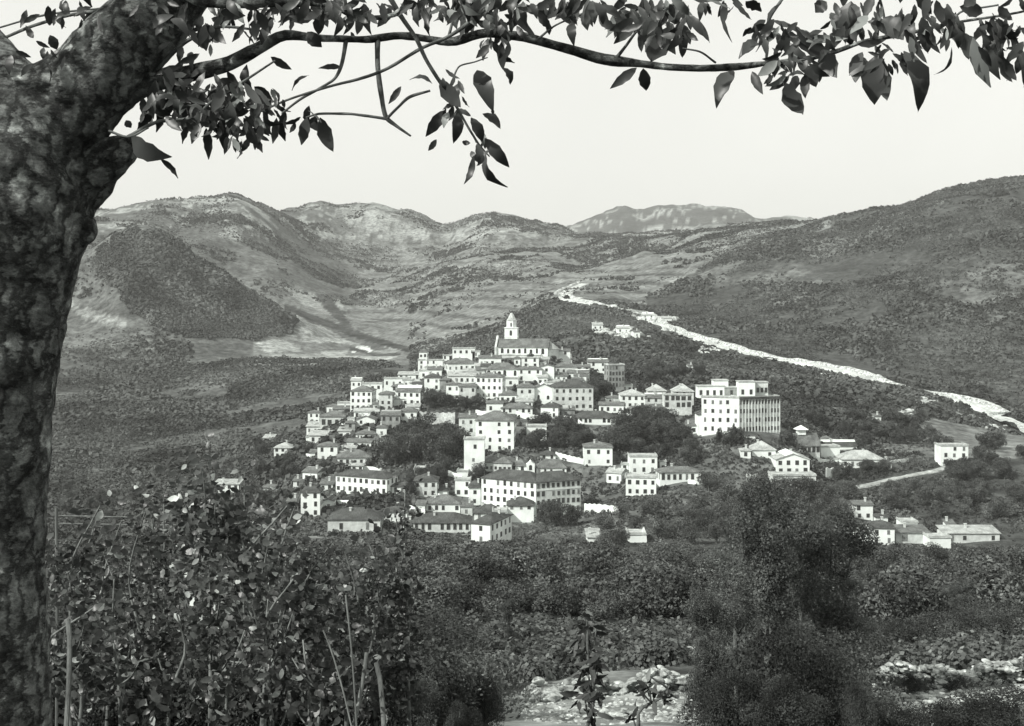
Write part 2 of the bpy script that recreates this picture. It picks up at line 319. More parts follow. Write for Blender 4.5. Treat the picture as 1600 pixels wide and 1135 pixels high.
def build_terrain():
    ys = [-60,-40,-25,-15,-8,-3,0,2]
    y = 3.0
    while y < 12000: ys.append(y); y *= 1.0062 if 350 < y < 1600 else (1.009 if y < 3000 else 1.016)
    ys = np.array(ys)
    pxs = np.concatenate([np.linspace(-1400,-60,60,endpoint=False), np.arange(-60,1660,3.2), np.linspace(1660,3000,60)])
    u = (pxs-800)/F
    X = u[None, :]*np.maximum(ys, 12)[:, None]*1.0; Yg = np.repeat(ys[:, None], len(u), 1)
    k = np.clip((40-ys)/40, 0, 1)[:, None]; X = X*(1+k*2.0)
    Z = H(X, Yg); T = tone(X, Yg)
    n, m = X.shape; V = np.stack([X, Yg, Z], -1).reshape(-1, 3)
    idx = np.arange(n*m).reshape(n, m)
    Fc = np.stack([idx[:-1,:-1], idx[:-1,1:], idx[1:,1:], idx[1:,:-1]], -1).reshape(-1, 4)
    me = npmesh('terrain', V, Fc, True)
    a = me.attributes.new('tone', 'FLOAT', 'POINT'); a.data.foreach_set('value', T.ravel().astype(np.float32))
    m_, nn, b = base('land', .95, .05)
    at = nn.nodes.new('ShaderNodeAttribute'); at.attribute_name = 'tone'
    tc = nn.nodes.new('ShaderNodeTexCoord')
    def nz(scale, lo, hi, det=5, a0=.38, a1=.62):
        t = nn.nodes.new('ShaderNodeTexNoise'); t.inputs['Scale'].default_value = scale; t.inputs['Detail'].default_value = det
        t.inputs['Roughness'].default_value = .7
        nn.links.new(tc.outputs['Object'], t.inputs[0]); r = nn.nodes.new('ShaderNodeMapRange')
        for q, v in ((1, a0), (2, a1), (3, lo), (4, hi)): r.inputs[q].default_value = v
        nn.links.new(t.outputs[0], r.inputs[0]); return r.outputs[0]
    def mul(p, q):
        x = nn.nodes.new('ShaderNodeMath'); x.operation = 'MULTIPLY'; nn.links.new(p, x.inputs[0]); nn.links.new(q, x.inputs[1]); return x.outputs[0]
    v = mul(at.outputs['Fac'], mul(nz(.16, .55, 1.45), mul(nz(.03, .75, 1.25), nz(2.5, .8, 1.2))))
    cb = nn.nodes.new('ShaderNodeVectorMath'); cb.operation = 'SCALE'; cb.inputs[0].default_value = TINT
    nn.links.new(v, cb.inputs['Scale']); nn.links.new(cb.outputs[0], b.inputs['Base Color'])
    me.materials.append(m_)
    tag(link('terrain', me), kind='structure')
build_terrain()

# ---------------------------------------------------------------- foliage clouds
def leafcloud(blobs, n, size, seed, shell=.55, flat=1.0, droop=0):
    r = np.random.default_rng(seed); w_ = np.array([b[3]*b[4]*b[5] for b in blobs])**.67; w_ /= w_.sum()
    k = r.choice(len(blobs), n, p=w_); B = np.array(blobs, float)[k]
    d = r.normal(size=(n, 3)); d /= np.linalg.norm(d, axis=1)[:, None]
    rad = shell+(1-shell)*r.random(n)**.6; lump = 1+.22*fbm(d[:, 0]*2.2+k*3.1, d[:, 1]*2.2, d[:, 2]*2.2, 2, seed)
    C = B[:, :3]+d*B[:, 3:6]*(rad*lump)[:, None]
    nrm = d*.8+r.normal(size=(n, 3))*.6; nrm /= np.linalg.norm(nrm, axis=1)[:, None]
    t = np.cross(nrm, r.normal(size=(n, 3))); t /= np.linalg.norm(t, axis=1)[:, None]; b = np.cross(nrm, t)
    s = size*(.6+.8*r.random(n))[:, None]
    V = np.stack([C-t*s, C-b*s*.5+nrm*s*.12, C+t*s, C+b*s*.5+nrm*s*.12], 1).reshape(-1, 3)
    return V, np.arange(4*n).reshape(-1, 4)
def tube(path, rad, seg=8, closed=True):
    path = np.asarray(path, float); rad = np.asarray(rad, float); n = len(path)
    T = np.gradient(path, axis=0); T /= np.linalg.norm(T, axis=1)[:, None]+1e-9
    up = np.array([0, 1, 0.]) if abs(T[0][1]) < .9 else np.array([1., 0, 0]); V = []
    a = np.linspace(0, 2*np.pi, seg, endpoint=False)
    for i in range(n):
        u = np.cross(T[i], up); u /= np.linalg.norm(u); v = np.cross(u, T[i]); up = v
        V.append(path[i]+rad[i]*(np.cos(a)[:, None]*u+np.sin(a)[:, None]*v))
    V = np.concatenate(V); i = np.arange(n-1)[:, None]*seg; j = np.arange(seg)[None]; j2 = (j+1) % seg
    Fc = np.stack([i+j, i+j2, i+seg+j2, i+seg+j], -1).reshape(-1, 4)
    return V, Fc
def spline(pts, n):
    pts = np.asarray(pts, float); s = np.concatenate([[0], np.cumsum(np.linalg.norm(np.diff(pts[:, :3], axis=0), axis=1))])
    t = np.linspace(0, s[-1], n); return np.stack([pchip(s, pts[:, k], t) for k in range(pts.shape[1])], 1)
def treeproto(kind, seed):
    r = random.Random(seed); wq = MB()
    if kind == 'olive':   blobs = [(r.uniform(-1.6,1.6), r.uniform(-1.6,1.6), r.uniform(.7,4.3), r.uniform(.9,1.5), r.uniform(.9,1.5), r.uniform(.8,1.3)) for _ in range(14)]; n, sz, th = 3600, .15, 1.6
    elif kind == 'round': blobs = [(r.uniform(-1.9,1.9), r.uniform(-1.9,1.9), r.uniform(1.2,6.2), r.uniform(1.2,2.0), r.uniform(1.2,2.0), r.uniform(1.0,1.7)) for _ in range(15)]; n, sz, th = 5200, .20, 3.0
    elif kind == 'neartree': blobs = [(r.uniform(-1.1,1.1), r.uniform(-1.1,1.1), 7.4*r.random()**1.25+.2, r.uniform(.35,1.0), r.uniform(.35,1.0), r.uniform(.4,.9)) for _ in range(34)]; n, sz, th = 36000, .052, 4
    elif kind == 'tall':  blobs = [(r.uniform(-.8,.8)*(1-k/13), r.uniform(-.8,.8)*(1-k/13), 2+k*.75, 1.5*(1-k/15), 1.5*(1-k/15), 1.0) for k in range(11)]; n, sz, th = 3800, .2, 6
    elif kind == 'cypress': blobs = [(0, 0, 1+k*.9, 1.0*math.sin(.5+k*.25)+.12, 1.0*math.sin(.5+k*.25)+.12, .9) for k in range(10)]; n, sz, th = 2600, .18, 5
    else:                 blobs = [(r.uniform(-1.0,1.0), r.uniform(-1.0,1.0), r.uniform(.3,1.3), r.uniform(.5,.9), r.uniform(.5,.9), r.uniform(.4,.8)) for _ in range(9)]; n, sz, th = 15000, .034, .6
    V, Fc = leafcloud(blobs, n, sz, seed); crown = npmesh(kind+'_crown', V, Fc)
    p, rr = tube(spline([(0,0,-1.0),(.05,.02,.5),(r.uniform(-.2,.2),r.uniform(-.2,.2),th*.6),(0,0,th+.8)], 8), np.linspace(.22 if 'shrub' not in kind else .06, .08, 8)); wq.add(p, rr)
    for b in blobs[:5]:
        p, rr = tube(spline([(0,0,th*.45),(b[0]*.5,b[1]*.5,(th*.5+b[2])*.5),(b[0],b[1],b[2])], 6), np.linspace(.10 if 'shrub' not in kind else .03, .03, 6)); wq.add(p, rr)
    return crown, wq.mesh(kind+'_trunk', True)
PROTO = {k: [treeproto(k, 100+i*7+len(k)) for i in range(4)] for k in ('olive', 'round', 'tall', 'cypress', 'shrub', 'neartree', 'darkshrub')}
MATOF = {'darkshrub': 'darkbush', 'neartree': 'neartree', 'olive': 'olive', 'round': 'dark', 'tall': 'dark', 'cypress': 'dark', 'shrub': 'bush'}
for k in PROTO:
    for c, t in PROTO[k]: c.materials.append(M[MATOF[k]]); t.materials.append(M['twig' if k in ('neartree', 'shrub', 'darkshrub') else 'trunk'])
NAME = {'darkshrub': 'shrub', 'neartree': 'broadleaf_tree', 'olive': 'olive_tree', 'round': 'broadleaf_tree', 'tall': 'poplar_tree', 'cypress': 'cypress_tree', 'shrub': 'shrub'}
CAT = {'darkshrub': 'shrub', 'neartree': 'tree', 'olive': 'tree', 'round': 'tree', 'tall': 'tree', 'cypress': 'tree', 'shrub': 'shrub'}
def tree(kind, px, Y, h, label, group=None, wide=1.0, name=None, sink=.0):
    c, t = random.choice(PROTO[kind]); g = ground(px, Y)
    hh = {'darkshrub': 1.95, 'neartree': 8.0, 'olive': 5.3, 'round': 7.8, 'tall': 10.3, 'cypress': 10.2, 'shrub': 1.95}[kind]; s = h/hh
    e = empty(name or NAME[kind], (g[0], g[1], g[2]-sink), random.uniform(0, 6.28), label, CAT[kind], group); e.scale = (s*wide, s*wide, s)
    link('crown', c, None, e); link('trunk', t, None, e); return e
HOUSES = []     # (x, y, radius) footprints to keep trees off

# ---------------------------------------------------------------- houses
def roofmesh(kind, w_, d, rh, ov=.45):
    mb = MB(); x0, x1, y0, y1 = -w_/2-ov, w_/2+ov, -ov, d+ov; th = .22; ym = d/2
    if kind == 'flat':
        mb.box(x0+.15, x1-.15, y0+.15, y1-.15, 0, .3); mb.box(x0+.3, x1-.3, y0+.3, y0+.55, .3, .75); mb.box(x0+.3, x0+.55, y0+.56, y1-.3, .3, .75); mb.box(x1-.55, x1-.3, y0+.56, y1-.3, .3, .75)
        return mb
    if kind == 'gable': top = [(x0, ym, rh), (x1, ym, rh)]
    elif kind == 'gablef': pass
    else:
        q = min(d/2+ov, (w_/2+ov)*.98) ; top = [(x0+q, ym, rh), (x1-q, ym, rh)]
    if kind == 'shed':
        V = [(x0,y0,0),(x1,y0,0),(x1,y1,rh),(x0,y1,rh)]; 
        V += [(a, b, c-th) for a, b, c in V]; return mb.add(V, [(0,1,2,3),(7,6,5,4),(0,4,5,1),(1,5,6,2),(2,6,7,3),(3,7,4,0)])
    if kind == 'gablef':
        V = [(x0,y0,0),(0,y0,rh),(x1,y0,0),(x0,y1,0),(0,y1,rh),(x1,y1,0)]; n = 6; V += [(a, b, c-th) for a, b, c in V]
        return mb.add(V, [(0,1,4,3),(1,2,5,4),(6,9,10,7),(7,10,11,8),(0,6,7,1),(1,7,8,2),(3,4,10,9),(4,5,11,10),(0,3,9,6),(2,8,11,5)])
    V = [(x0,y0,0),(x1,y0,0),(x1,y1,0),(x0,y1,0)]+top+[(x0,y0,-th),(x1,y0,-th),(x1,y1,-th),(x0,y1,-th)]
    return mb.add(V, [(0,1,5,4),(2,3,4,5),(3,0,4),(1,2,5),(9,8,7,6),(0,6,7,1),(1,7,8,2),(2,8,9,3),(3,9,6,0)])
def winmesh():
    mb = MB(); mb.box(-.5, .5, -.03, .02, 0, 1); me = mb.mesh('pane'); me.materials.append(M['pane'])
    fr = MB(); fr.box(-.62, -.5, -.09, .02, -.06, 1.05); fr.box(.5, .62, -.09, .02, -.06, 1.05); fr.box(-.5, .5, -.09, .02, 1.0, 1.05); fr.box(-.5, .5, -.12, .02, -.06, 0); fr.box(-.02, .02, -.05, .02, 0, 1)
    f = fr.mesh('window'); f.materials.append(M['shutter'])
    ar = MB(); n = 8; V = [(-.5,-.03,0),(.5,-.03,0)]+[(.5*math.cos(a), -.03, .75+.25*math.sin(a)) for a in np.linspace(0, math.pi, n)]
    V += [(a, .02, c) for a, b, c in V]; k = n+2
    ar.add(V, [tuple(range(k)), tuple(range(2*k-1, k-1, -1))]+[(i, k+i, k+(i+1) % k, (i+1) % k) for i in range(k)])
    am = ar.mesh('arch'); am.materials.append(M['pane'])
    sh = MB(); sh.box(-.5, -.02, -.10, .02, 0, 1); sh.box(.02, .5, -.10, .02, 0, 1); sh.box(-.56, .56, -.14, .02, -.08, -.01)
    for k in range(6): sh.box(-.45, -.07, -.115, -.1, .08+k*.15, .16+k*.15); sh.box(.07, .45, -.115, -.1, .08+k*.15, .16+k*.15)
    sm = sh.mesh('shuttered_window'); sm.materials.append(M['closed'])
    return f, me, am, sm
WF, WP, WA, WS = winmesh()
def facade(parent, w_, h, cols, floors, org, ang, rs, ww=1.0, wh=1.5, skip=.08, arch=False, panes=True, top=0):
    """windows on a wall: org is the left-bottom corner in the parent's frame, ang the wall's direction"""
    ca, sa = math.cos(ang), math.sin(ang); fh = h/floors; wh = min(wh, fh*.62); ww = min(ww, w_/cols*.6)
    for f in range(floors):
        for c in range(cols):
            if rs.random() < skip: continue
            x = (c+.5+rs.uniform(-.06, .06))*w_/cols; z = f*fh+fh*.30
            sh = (not arch) and rs.random() < .22
            o = link('window', WA if arch else WS if sh else WF, None, parent); o.location = (org[0]+ca*x, org[1]+sa*x, org[2]+z)
            o.rotation_euler = (0, 0, ang); o.scale = (ww*rs.uniform(.85, 1.12), 1, wh*rs.uniform(.85, 1.1))
            if not arch and not sh: p = link('pane', WP, None, o)
def house(label, x0, x1, ev, bs, roof='hip', rp=8, cols=None, fl=None, mat='white', rmat='roofmid', rot=0, depth=None, name='house', cat='house',
          Y=None, arch=False, skip=.1, side=True, chim=1, y0=380, ww=1.0, wh=1.55, found=5, y1=760, right=None):
    """x0,x1: extent of the front wall; ev/bs: eaves and foot of it in the photograph; rot (deg) turns the front to the right (+) or left (-)"""
    rs = random.Random(int(x0*31+ev*7)); pxc = (x0+x1)/2
    Y = Y or min(hit(pxc, bs, y0), y1); w_ = (x1-x0)/F*Y/max(.3, math.cos(R(rot))); h = (bs-ev)/F*Y; d = depth or rs.uniform(7, 10)
    b = P(pxc, bs, Y); e = empty(name, b, R(rot), label, cat); HOUSES.append((b[0], b[1]+d/2, max(w_, d)/2+1.0))
    wm = MB()
    if roof in ('gable', 'gablef'):
        rh = rp/F*Y
        if roof == 'gablef': V = [(-w_/2,0,-found),(w_/2,0,-found),(w_/2,0,h),(0,0,h+rh-.26),(-w_/2,0,h),(-w_/2,d,-found),(w_/2,d,-found),(w_/2,d,h),(0,d,h+rh-.26),(-w_/2,d,h)]; Fc = [(0,1,2,3,4),(9,8,7,6,5),(1,6,7,2),(5,0,4,9),(2,7,8,3),(4,3,8,9)]
        else: V = [(-w_/2,0,-found),(-w_/2,d,-found),(-w_/2,d,h),(-w_/2,d/2,h+rh-.26),(-w_/2,0,h),(w_/2,0,-found),(w_/2,d,-found),(w_/2,d,h),(w_/2,d/2,h+rh-.26),(w_/2,0,h)]; Fc = [(4,3,2,1,0),(5,6,7,8,9),(0,5,9,4),(2,7,6,1),(4,9,8,3),(3,8,7,2)]
        wm.add(V, Fc)
    else: wm.box(-w_/2, w_/2, 0, d, -found, h)
    rh = (rp/F*Y) if roof != 'flat' else 0
    if mat == 'white' and rs.random() < .12 and not any(q in label for q in ('villa', 'flat-roofed', 'bright', 'four-storey', 'blank')): mat = 'offwhite'
    wm.build('wall', M[mat], e)
    if roof != 'flat': rh = max(rh*.85, .8)
    r_ = roofmesh(roof, w_, d, rh).build('roof', M[rmat if roof != 'flat' else 'flat'], e); r_.location = (0, 0, h+(.02 if roof != 'shed' else .2))
    for c in range(chim if roof != 'flat' else 0):
        cx = rs.uniform(-.3, .3)*w_; cb = MB(); cb.box(-.35, .35, -.35, .35, 0, 1.5); cb.box(-.48, .48, -.48, .48, 1.5, 1.72)
        k = cb.build('chimney', M['offwhite'], r_); k.location = (cx, d*.5+rs.choice((-1, 1))*d*.15, rh*.55)
    fl = fl or max(1, round(h/3.3)); cols = cols if cols is not None else max(1, round(w_/3.2))
    if cols: facade(e, w_, h, cols, fl, (-w_/2, 0, 0), 0, rs, ww, wh, skip, arch)
    if side and rot > 5 or (side and x1 < 700): facade(e, d, h, max(1, round(d/3.4)), fl, (-w_/2, d, 0), -math.pi/2, rs, ww, wh, .25)
    if side and (rot < -5 or x1 < 900): facade(e, d, h, right or max(1, round(d/3.4)), fl, (w_/2, 0, 0), math.pi/2, rs, ww, wh, .15)
    return e
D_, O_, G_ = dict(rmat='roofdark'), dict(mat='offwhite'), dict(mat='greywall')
L_ = dict(rmat='rooflight')
HS = [
 # lower left edge and west flank
 ('whitewashed house glimpsed through foliage at the far left', 334,373,757,776, dict(roof='shed', rp=3, cols=4, rmat='rooflight', y0=430)),
 ('little white house half hidden by trees right of the leftmost glimpsed house', 412,433,762,778, dict(rp=4)),
 ('tiny white cottage below the narrow white tower house on the left edge', 448,464,784,798, dict(roof='shed', rp=3)),
 ('narrow tall white house with dark overhanging roof above the near shrubs', 470,500,769,808, dict(rp=12, depth=9, **D_)),
 ('small white gabled house wedged between the narrow tall house and the broad dark-roofed one', 505,521,783,799, dict(roof='gablef', rp=4)),
 ('broad low house with big dark hipped roof and deep windows, lower left', 512,594,812,833, dict(rp=17, depth=13, cols=6, fl=1, wh=2.2, mat='offwhite', **D_)),
 ('long two-storey house with dark roof running down to the right, above the broad low house', 522,606,745,772, dict(rp=10, rot=-24, cols=9, fl=2, depth=9, **D_)),
 ('small pale house with light gabled roof left of the long two-storey house', 472,496,738,753, dict(roof='gable', rp=7, rot=-20)),
 ('low outlying hut with pale sloping roof left of the village edge', 411,427,685,692, dict(roof='shed', rp=4, **L_)),
 ('outlying cottage with rounded pale hipped roof at the village left edge', 428,456,700,716, dict(rp=8, **L_)),
 ('white two-window house with wide wall under the stacked roofs of the west flank', 496,527,697,722, dict(rp=6, cols=2, fl=2)),
 ('long grey-roofed house at the foot of the west flank beside the dark trees', 528,580,715,728, dict(rp=12, rot=8, depth=10)),
 ('middle one of the stacked terrace houses on the west flank, pale sloping roof', 483,527,681,693, dict(roof='shed', rp=6, **L_)),
 ('uppermost of the stacked terrace houses on the west flank below the three-window house', 479,524,667,678, dict(roof='shed', rp=6, **L_)),
 ('tall narrow white house at the west tip of the village', 481,499,645,664, dict(rp=4, depth=8)),
 ('house with three large dark windows and grey roof near the west tip', 500,541,651,669, dict(rp=9, cols=4, fl=1, ww=1.5, wh=2.6, depth=10)),
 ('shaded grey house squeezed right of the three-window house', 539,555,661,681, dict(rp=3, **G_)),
 ('blank white gable-fronted house in the middle of the west flank', 556,586,656,673, dict(roof='gablef', rp=8, cols=2, skip=.6)),
 ('low house with grey roof directly below the blank gable-fronted house', 556,587,678,688, dict(rp=7)),
 ('white cottage at the lower edge of the west flank by the big dark trees', 541,580,691,703, dict(roof='gable', rp=5, rot=-10)),
 ('three-storey white block with grey hip roof on the left shoulder', 547,581,611,642, dict(rp=9, cols=4, fl=3, depth=11, rot=-6)),
 ('little white house peeping over the roof of the three-storey block', 566,597,600,611, dict(roof='flat', rp=3, Y=655)),
 ('narrow weathered house right of the three-storey white block', 592,613,616,643, dict(rp=5, **O_)),
 ('white house with grey side wall set back above the narrow weathered house', 612,637,604,621, dict(rp=5)),
 ('pale house with grey sloping roof beside the round dark tree cluster', 619,657,612,634, dict(roof='gable', rp=10, rot=-8)),
 ('small flat white house on the skyline of the left shoulder', 600,640,592,605, dict(roof='flat', rp=3, Y=668)),
 ('pale-roofed house just left of the two-storey dark-roofed house', 622,656,586,600, dict(roof='shed', rp=4, **L_)),
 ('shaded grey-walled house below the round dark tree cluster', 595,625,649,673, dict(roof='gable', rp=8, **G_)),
 ('white house with tall blank wall left of the pale retaining wall', 624,651,643,666, dict(rp=7, cols=2)),
 ('weathered small house between the gable-fronted house and three-storey block', 520,552,640,651, dict(roof='shed', rp=4, **O_)),
 ('small pale house stepping below the three-storey white block', 553,592,643,655, dict(roof='gable', rp=5, **L_)),
 ('small white cottage with pale roof tucked under the house with three large windows', 528,548,674,686, dict(roof='shed', rp=4, **L_)),
 ('pale cottage at the tip between the stacked terrace houses and the two-window house', 478,496,684,700, dict(roof='flat', rp=3)),
 ('white house whose grey roof overlaps the gable-fronted house from the right', 588,604,668,684, dict(rp=5)),
 ('narrow white house on the stepped lane left of the three-storey block', 527,547,630,642, dict(roof='flat', rp=3, cols=2)),
 ('small white house with pale roof above the blank retaining-wall house', 636,655,636,648, dict(roof='shed', rp=3, **L_)),
 ('white house filling the gap under the flat house on the left skyline', 668,690,578,590, dict(roof='shed', rp=4)),
 ('low white house at the foot of the skyline house, far left of the row', 655,668,580,592, dict(roof='flat', rp=2)),
 ('pale house with two windows between skyline row and round tree cluster', 640,662,598,612, dict(rp=5, **L_)),
 ('bright cottage right of the narrow weathered house under a pale roof', 614,634,624,636, dict(roof='shed', rp=4, **L_)),
 ('small white house below the three-storey white block, left part', 560,578,650,658, dict(roof='flat', rp=2)),
 ('white cottage beside the lower edge of the big dark trees', 584,600,688,698, dict(roof='shed', rp=3)),
 ('little house with pale roof above the long grey-roofed west house', 538,556,700,710, dict(roof='gable', rp=4, **L_)),
 ('white lean-to left of the long two-storey house', 500,520,757,768, dict(roof='shed', rp=4, cols=2)),
 ('small white house at the left foot of the two-storey long house', 458,474,752,762, dict(roof='shed', rp=3)),
 ('white cottage between the balcony house and the long two-storey house', 612,634,760,772, dict(roof='gable', rp=5, **D_)),
 ('small pale house below the stepped white house', 720,738,792,806, dict(roof='shed', rp=4)),
 ('white house with grey roof between row house and broad low house', 600,636,800,812, dict(rp=8, Y=455, **D_)),
 ('white cottage left of the convent foot pavilion', 770,792,800,812, dict(roof='flat', rp=2, Y=458)),
 # summit
 ('tiny white house beside the church left gable', 738,750,550,558, dict(roof='flat', rp=2, Y=700)),
 ('pale house with light roof right below the topmost houses', 724,745,581,590, dict(roof='shed', rp=4, **L_)),
 ('small white house with pale roof right of the white cube house', 842,858,562,573, dict(roof='shed', rp=3, **L_)),
 ('small pale house over the dark-roofed three-storey house, left end', 858,874,597,606, dict(roof='shed', rp=3, **L_)),
 ('little pale house above the porch house, left part', 742,762,572,582, dict(roof='gable', rp=5, **L_)),
 ('bright house front between the porch house and two-storey arched-window house', 786,810,592,604, dict(roof='flat', rp=2, cols=3)),
 ('small white house directly above the large three-storey dark-roofed house', 868,886,588,598, dict(roof='shed', rp=4)),
 ('pale house at the right shoulder below the white gabled house', 900,922,574,582, dict(roof='gable', rp=5, **O_)),
 ('small white house below the tall narrow house of the church row', 850,868,598,608, dict(roof='flat', rp=2)),
 ('white cottage with grey roof on the right shoulder above the three-storey house', 890,912,594,603, dict(rp=6)),
 ('bright low house above the long low grey roof house', 806,832,628,638, dict(roof='shed', rp=3, **L_)),
 ('white patch of a house in the trees right of the long arcaded house', 985,1008,640,650, dict(roof='gable', rp=5, rot=-12)),
 ('white lean-to against the pale-roofed two-storey house', 1012,1040,638,650, dict(roof='shed', rp=4)),
 ('low white house seen above the trees left of the rounded roofs', 948,972,622,632, dict(rp=5)),
 ('long low white house on the left skyline with a flat roof', 653,693,563,578, dict(roof='flat', rp=3, cols=4, depth=7)),
 ('topmost pale house left of the church with rounded roof outline', 707,742,545,555, dict(roof='flat', rp=5, cols=4, Y=700, chim=0)),
 ('house with broad light roof just below the topmost pale house left of the church', 702,744,556,565, dict(rp=6, **L_)),
 ('white house with grey roof two rows below the topmost pale house', 699,743,568,581, dict(rp=9, rot=6)),
 ('small block at the corner between the skyline house and the topmost houses', 692,706,556,570, dict(roof='flat', rp=3)),
 ('white house standing against the left gable end of the church', 748,783,560,573, dict(roof='shed', rp=4)),
 ('house with dark arched porches in a row under a grey roof, below the church', 760,809,577,592, dict(rp=11, cols=6, fl=1, ww=1.7, wh=2.8, arch=True, depth=10)),
 ('white cube house under the middle of the church', 815,842,560,575, dict(roof='flat', rp=4, cols=2)),
 ('two-storey white house with arched window right of the porch house', 808,847,577,596, dict(rp=5, cols=3)),
 ('tall narrow white house at the right end of the row below the church', 844,866,573,594, dict(roof='gablef', rp=4, cols=1)),
 ('grey-roofed house right of the row below the church', 868,901,573,585, dict(rp=8, **O_)),
 ('weathered house with pale ridge on the right shoulder of the summit', 886,919,583,594, dict(roof='gable', rp=6, rot=-10)),
 ('white annex stretching right from the church apse', 863,891,549,556, dict(roof='shed', rp=3, cols=2, Y=700)),
 ('dark-roofed outbuilding below the white church annex', 866,893,560,567, dict(roof='gable', rp=7, **G_)),
 ('white gabled house on the right skyline next to the grey tower block', 919,950,566,582, dict(roof='gable', rp=6, cols=2)),
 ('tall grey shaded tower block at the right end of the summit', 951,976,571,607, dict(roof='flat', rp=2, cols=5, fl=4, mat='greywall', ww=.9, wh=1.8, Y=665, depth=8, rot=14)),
 # middle row
 ('two-storey white house with dark roof above the round dark tree cluster', 663,688,590,611, dict(rp=7, cols=2, fl=2, **D_)),
 ('grey house attached right of the two-storey dark-roofed house', 687,702,594,610, dict(rp=4, **G_)),
 ('bright house with pale sloping roof behind the three-bay house', 700,743,588,600, dict(roof='shed', rp=6, **L_)),
 ('tall white house just right of the round dark tree cluster', 697,719,601,626, dict(rp=4, cols=2)),
 ('shaded pale house between the tall white house and the five-bay house', 717,743,604,627, dict(roof='gable', rp=4, cols=3, **O_)),
 ('large five-bay white house with two rows of windows in the village centre', 743,785,589,623, dict(rp=7, cols=5, fl=3, rot=-8, depth=11)),
 ('low house with grey roof right of the five-bay house', 780,807,617,630, dict(rp=8, rot=-8)),
 ('white house with grey roof left of the gable front with paired arches', 808,835,605,632, dict(rp=9, cols=2, fl=2)),
 ('white gable-fronted house with paired arched windows in the centre', 835,864,607,632, dict(roof='gablef', rp=9, cols=2, fl=1, arch=True, wh=2.2, ww=1.2, skip=0)),
 ('large three-storey house with dark hipped roof at the right of the middle row', 865,927,605,641, dict(rp=13, cols=6, fl=3, depth=14, rot=4, mat='offwhite', **D_)),
 ('small white house under the dark-roofed three-storey house', 845,872,636,654, dict(rp=9, rot=-12, cols=2, **D_)),
 ('white cottage below the five-bay house', 760,786,630,645, dict(rp=6, cols=2)),
 ('long low grey roof house below the paired-arch gable', 783,832,638,647, dict(rp=8, cols=5)),
 ('small house at the left of the long arcaded house', 871,898,641,652, dict(roof='shed', rp=4, **G_)),
 # right of centre
 ('long arcaded house with dark roof above the central dark trees', 897,962,653,664, dict(rp=11, cols=9, fl=1, ww=1.5, wh=2.4, arch=True, **D_)),
 ('white house behind the long arcaded house', 936,974,633,646, dict(roof='gable', rp=5, rot=-8)),
 ('pale-roofed two-storey house left of the round-roofed pair', 970,1008,618,638, dict(rp=10, depth=12, **L_)),
 ('grey-roofed link house between the pale-roofed house and the round-roofed pair', 1008,1041,622,638, dict(roof='gable', rp=8, **O_)),
 ('left house of the pair with high rounded pale roofs', 1013,1041,611,622, dict(rp=11, depth=10, Y=640, **L_)),
 ('right house of the pair with high rounded pale roofs', 1053,1084,612,638, dict(rp=13, depth=12, **L_)),
 ('dark two-storey block with galleries under the right rounded roof', 1038,1081,618,639, dict(roof='flat', rp=3, cols=5, fl=2, ww=1.8, wh=2.2, Y=588, **O_)),
 ('small white house with dark roof in front of the hotel left corner', 1091,1123,648,678, dict(rp=10, cols=2, fl=2, depth=10, **D_)),
 # tower house and convent hill
 ('tall four-storey white house with grey hip roof in the middle of the village', 743,803,657,706, dict(rp=15, cols=4, fl=4, depth=15, rot=-4)),
 ('lower weathered wing left of the tall four-storey white house', 717,743,653,692, dict(roof='shed', rp=4, cols=2, fl=3, **O_)),
 ('blank white house below the left corner of the tall four-storey house', 725,757,687,727, dict(roof='flat', rp=3, cols=1, fl=2, Y=520)),
 ('ruined-looking white house right of the tall four-storey house', 823,854,667,690, dict(roof='flat', rp=3, cols=1)),
 ('grey-roofed house with a row of small windows right behind the convent', 750,799,723,738, dict(rp=12, rot=-14, cols=7, fl=1, depth=11, wh=1.2)),
 ('low grey hipped roof house between the convent rear and the bell gable', 796,823,728,738, dict(rp=12, rot=-8, cols=2)),
 ('small house with dark roof right above the convent', 844,868,711,719, dict(rp=6, cols=2, **D_)),
 ('house with pyramid roof and four white bays above the right convent wing', 838,885,731,742, dict(rp=14, cols=5, fl=1, ww=.8)),
 ('white house with dark roof and balcony left of the stepped house', 647,683,752,777, dict(rp=11, cols=3, fl=2, depth=11, **D_)),
 ('white box house seen over the roof of the balcony house', 647,663,734,744, dict(roof='flat', rp=2, cols=0, Y=515)),
 ('low house with four-window front and grey hip roof below the balcony house', 666,719,787,801, dict(rp=13, cols=5, fl=1, depth=11)),
 ('stepped white house with scattered windows left of the convent', 711,735,751,776, dict(roof='flat', rp=3, cols=2, fl=2)),
 ('white house with dark roof touching the left convent wing', 733,751,762,790, dict(rp=11, cols=1, fl=2, **D_)),
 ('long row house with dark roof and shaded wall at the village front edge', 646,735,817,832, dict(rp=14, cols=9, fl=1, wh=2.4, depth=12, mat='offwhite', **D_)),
 ('white corner house with dark roof at the village front, right of the row house', 736,766,818,850, dict(rp=12, cols=1, fl=2, rot=-22, depth=18, **D_)),
 ('dark-roofed house behind the white corner house', 741,785,802,812, dict(rp=13, cols=3, Y=462, **D_)),
 ('small pavilion with dark pyramid roof at the foot of the convent corner', 793,834,790,798, dict(rp=13, cols=3, fl=1, Y=462, **D_)),
 # villas to the right of the convent
 ('square white villa with central balcony and hip roof among trees', 913,957,699,728, dict(rp=8, cols=3, fl=2, depth=11)),
 ('white flat-roofed villa with square upper tower windows, rear of two', 984,1027,714,741, dict(roof='flat', rp=3, cols=3, fl=2)),
 ('white flat-roofed house with projecting cornice, front of two', 978,1025,747,775, dict(roof='flat', rp=3, cols=4, fl=2, depth=9, rot=-6)),
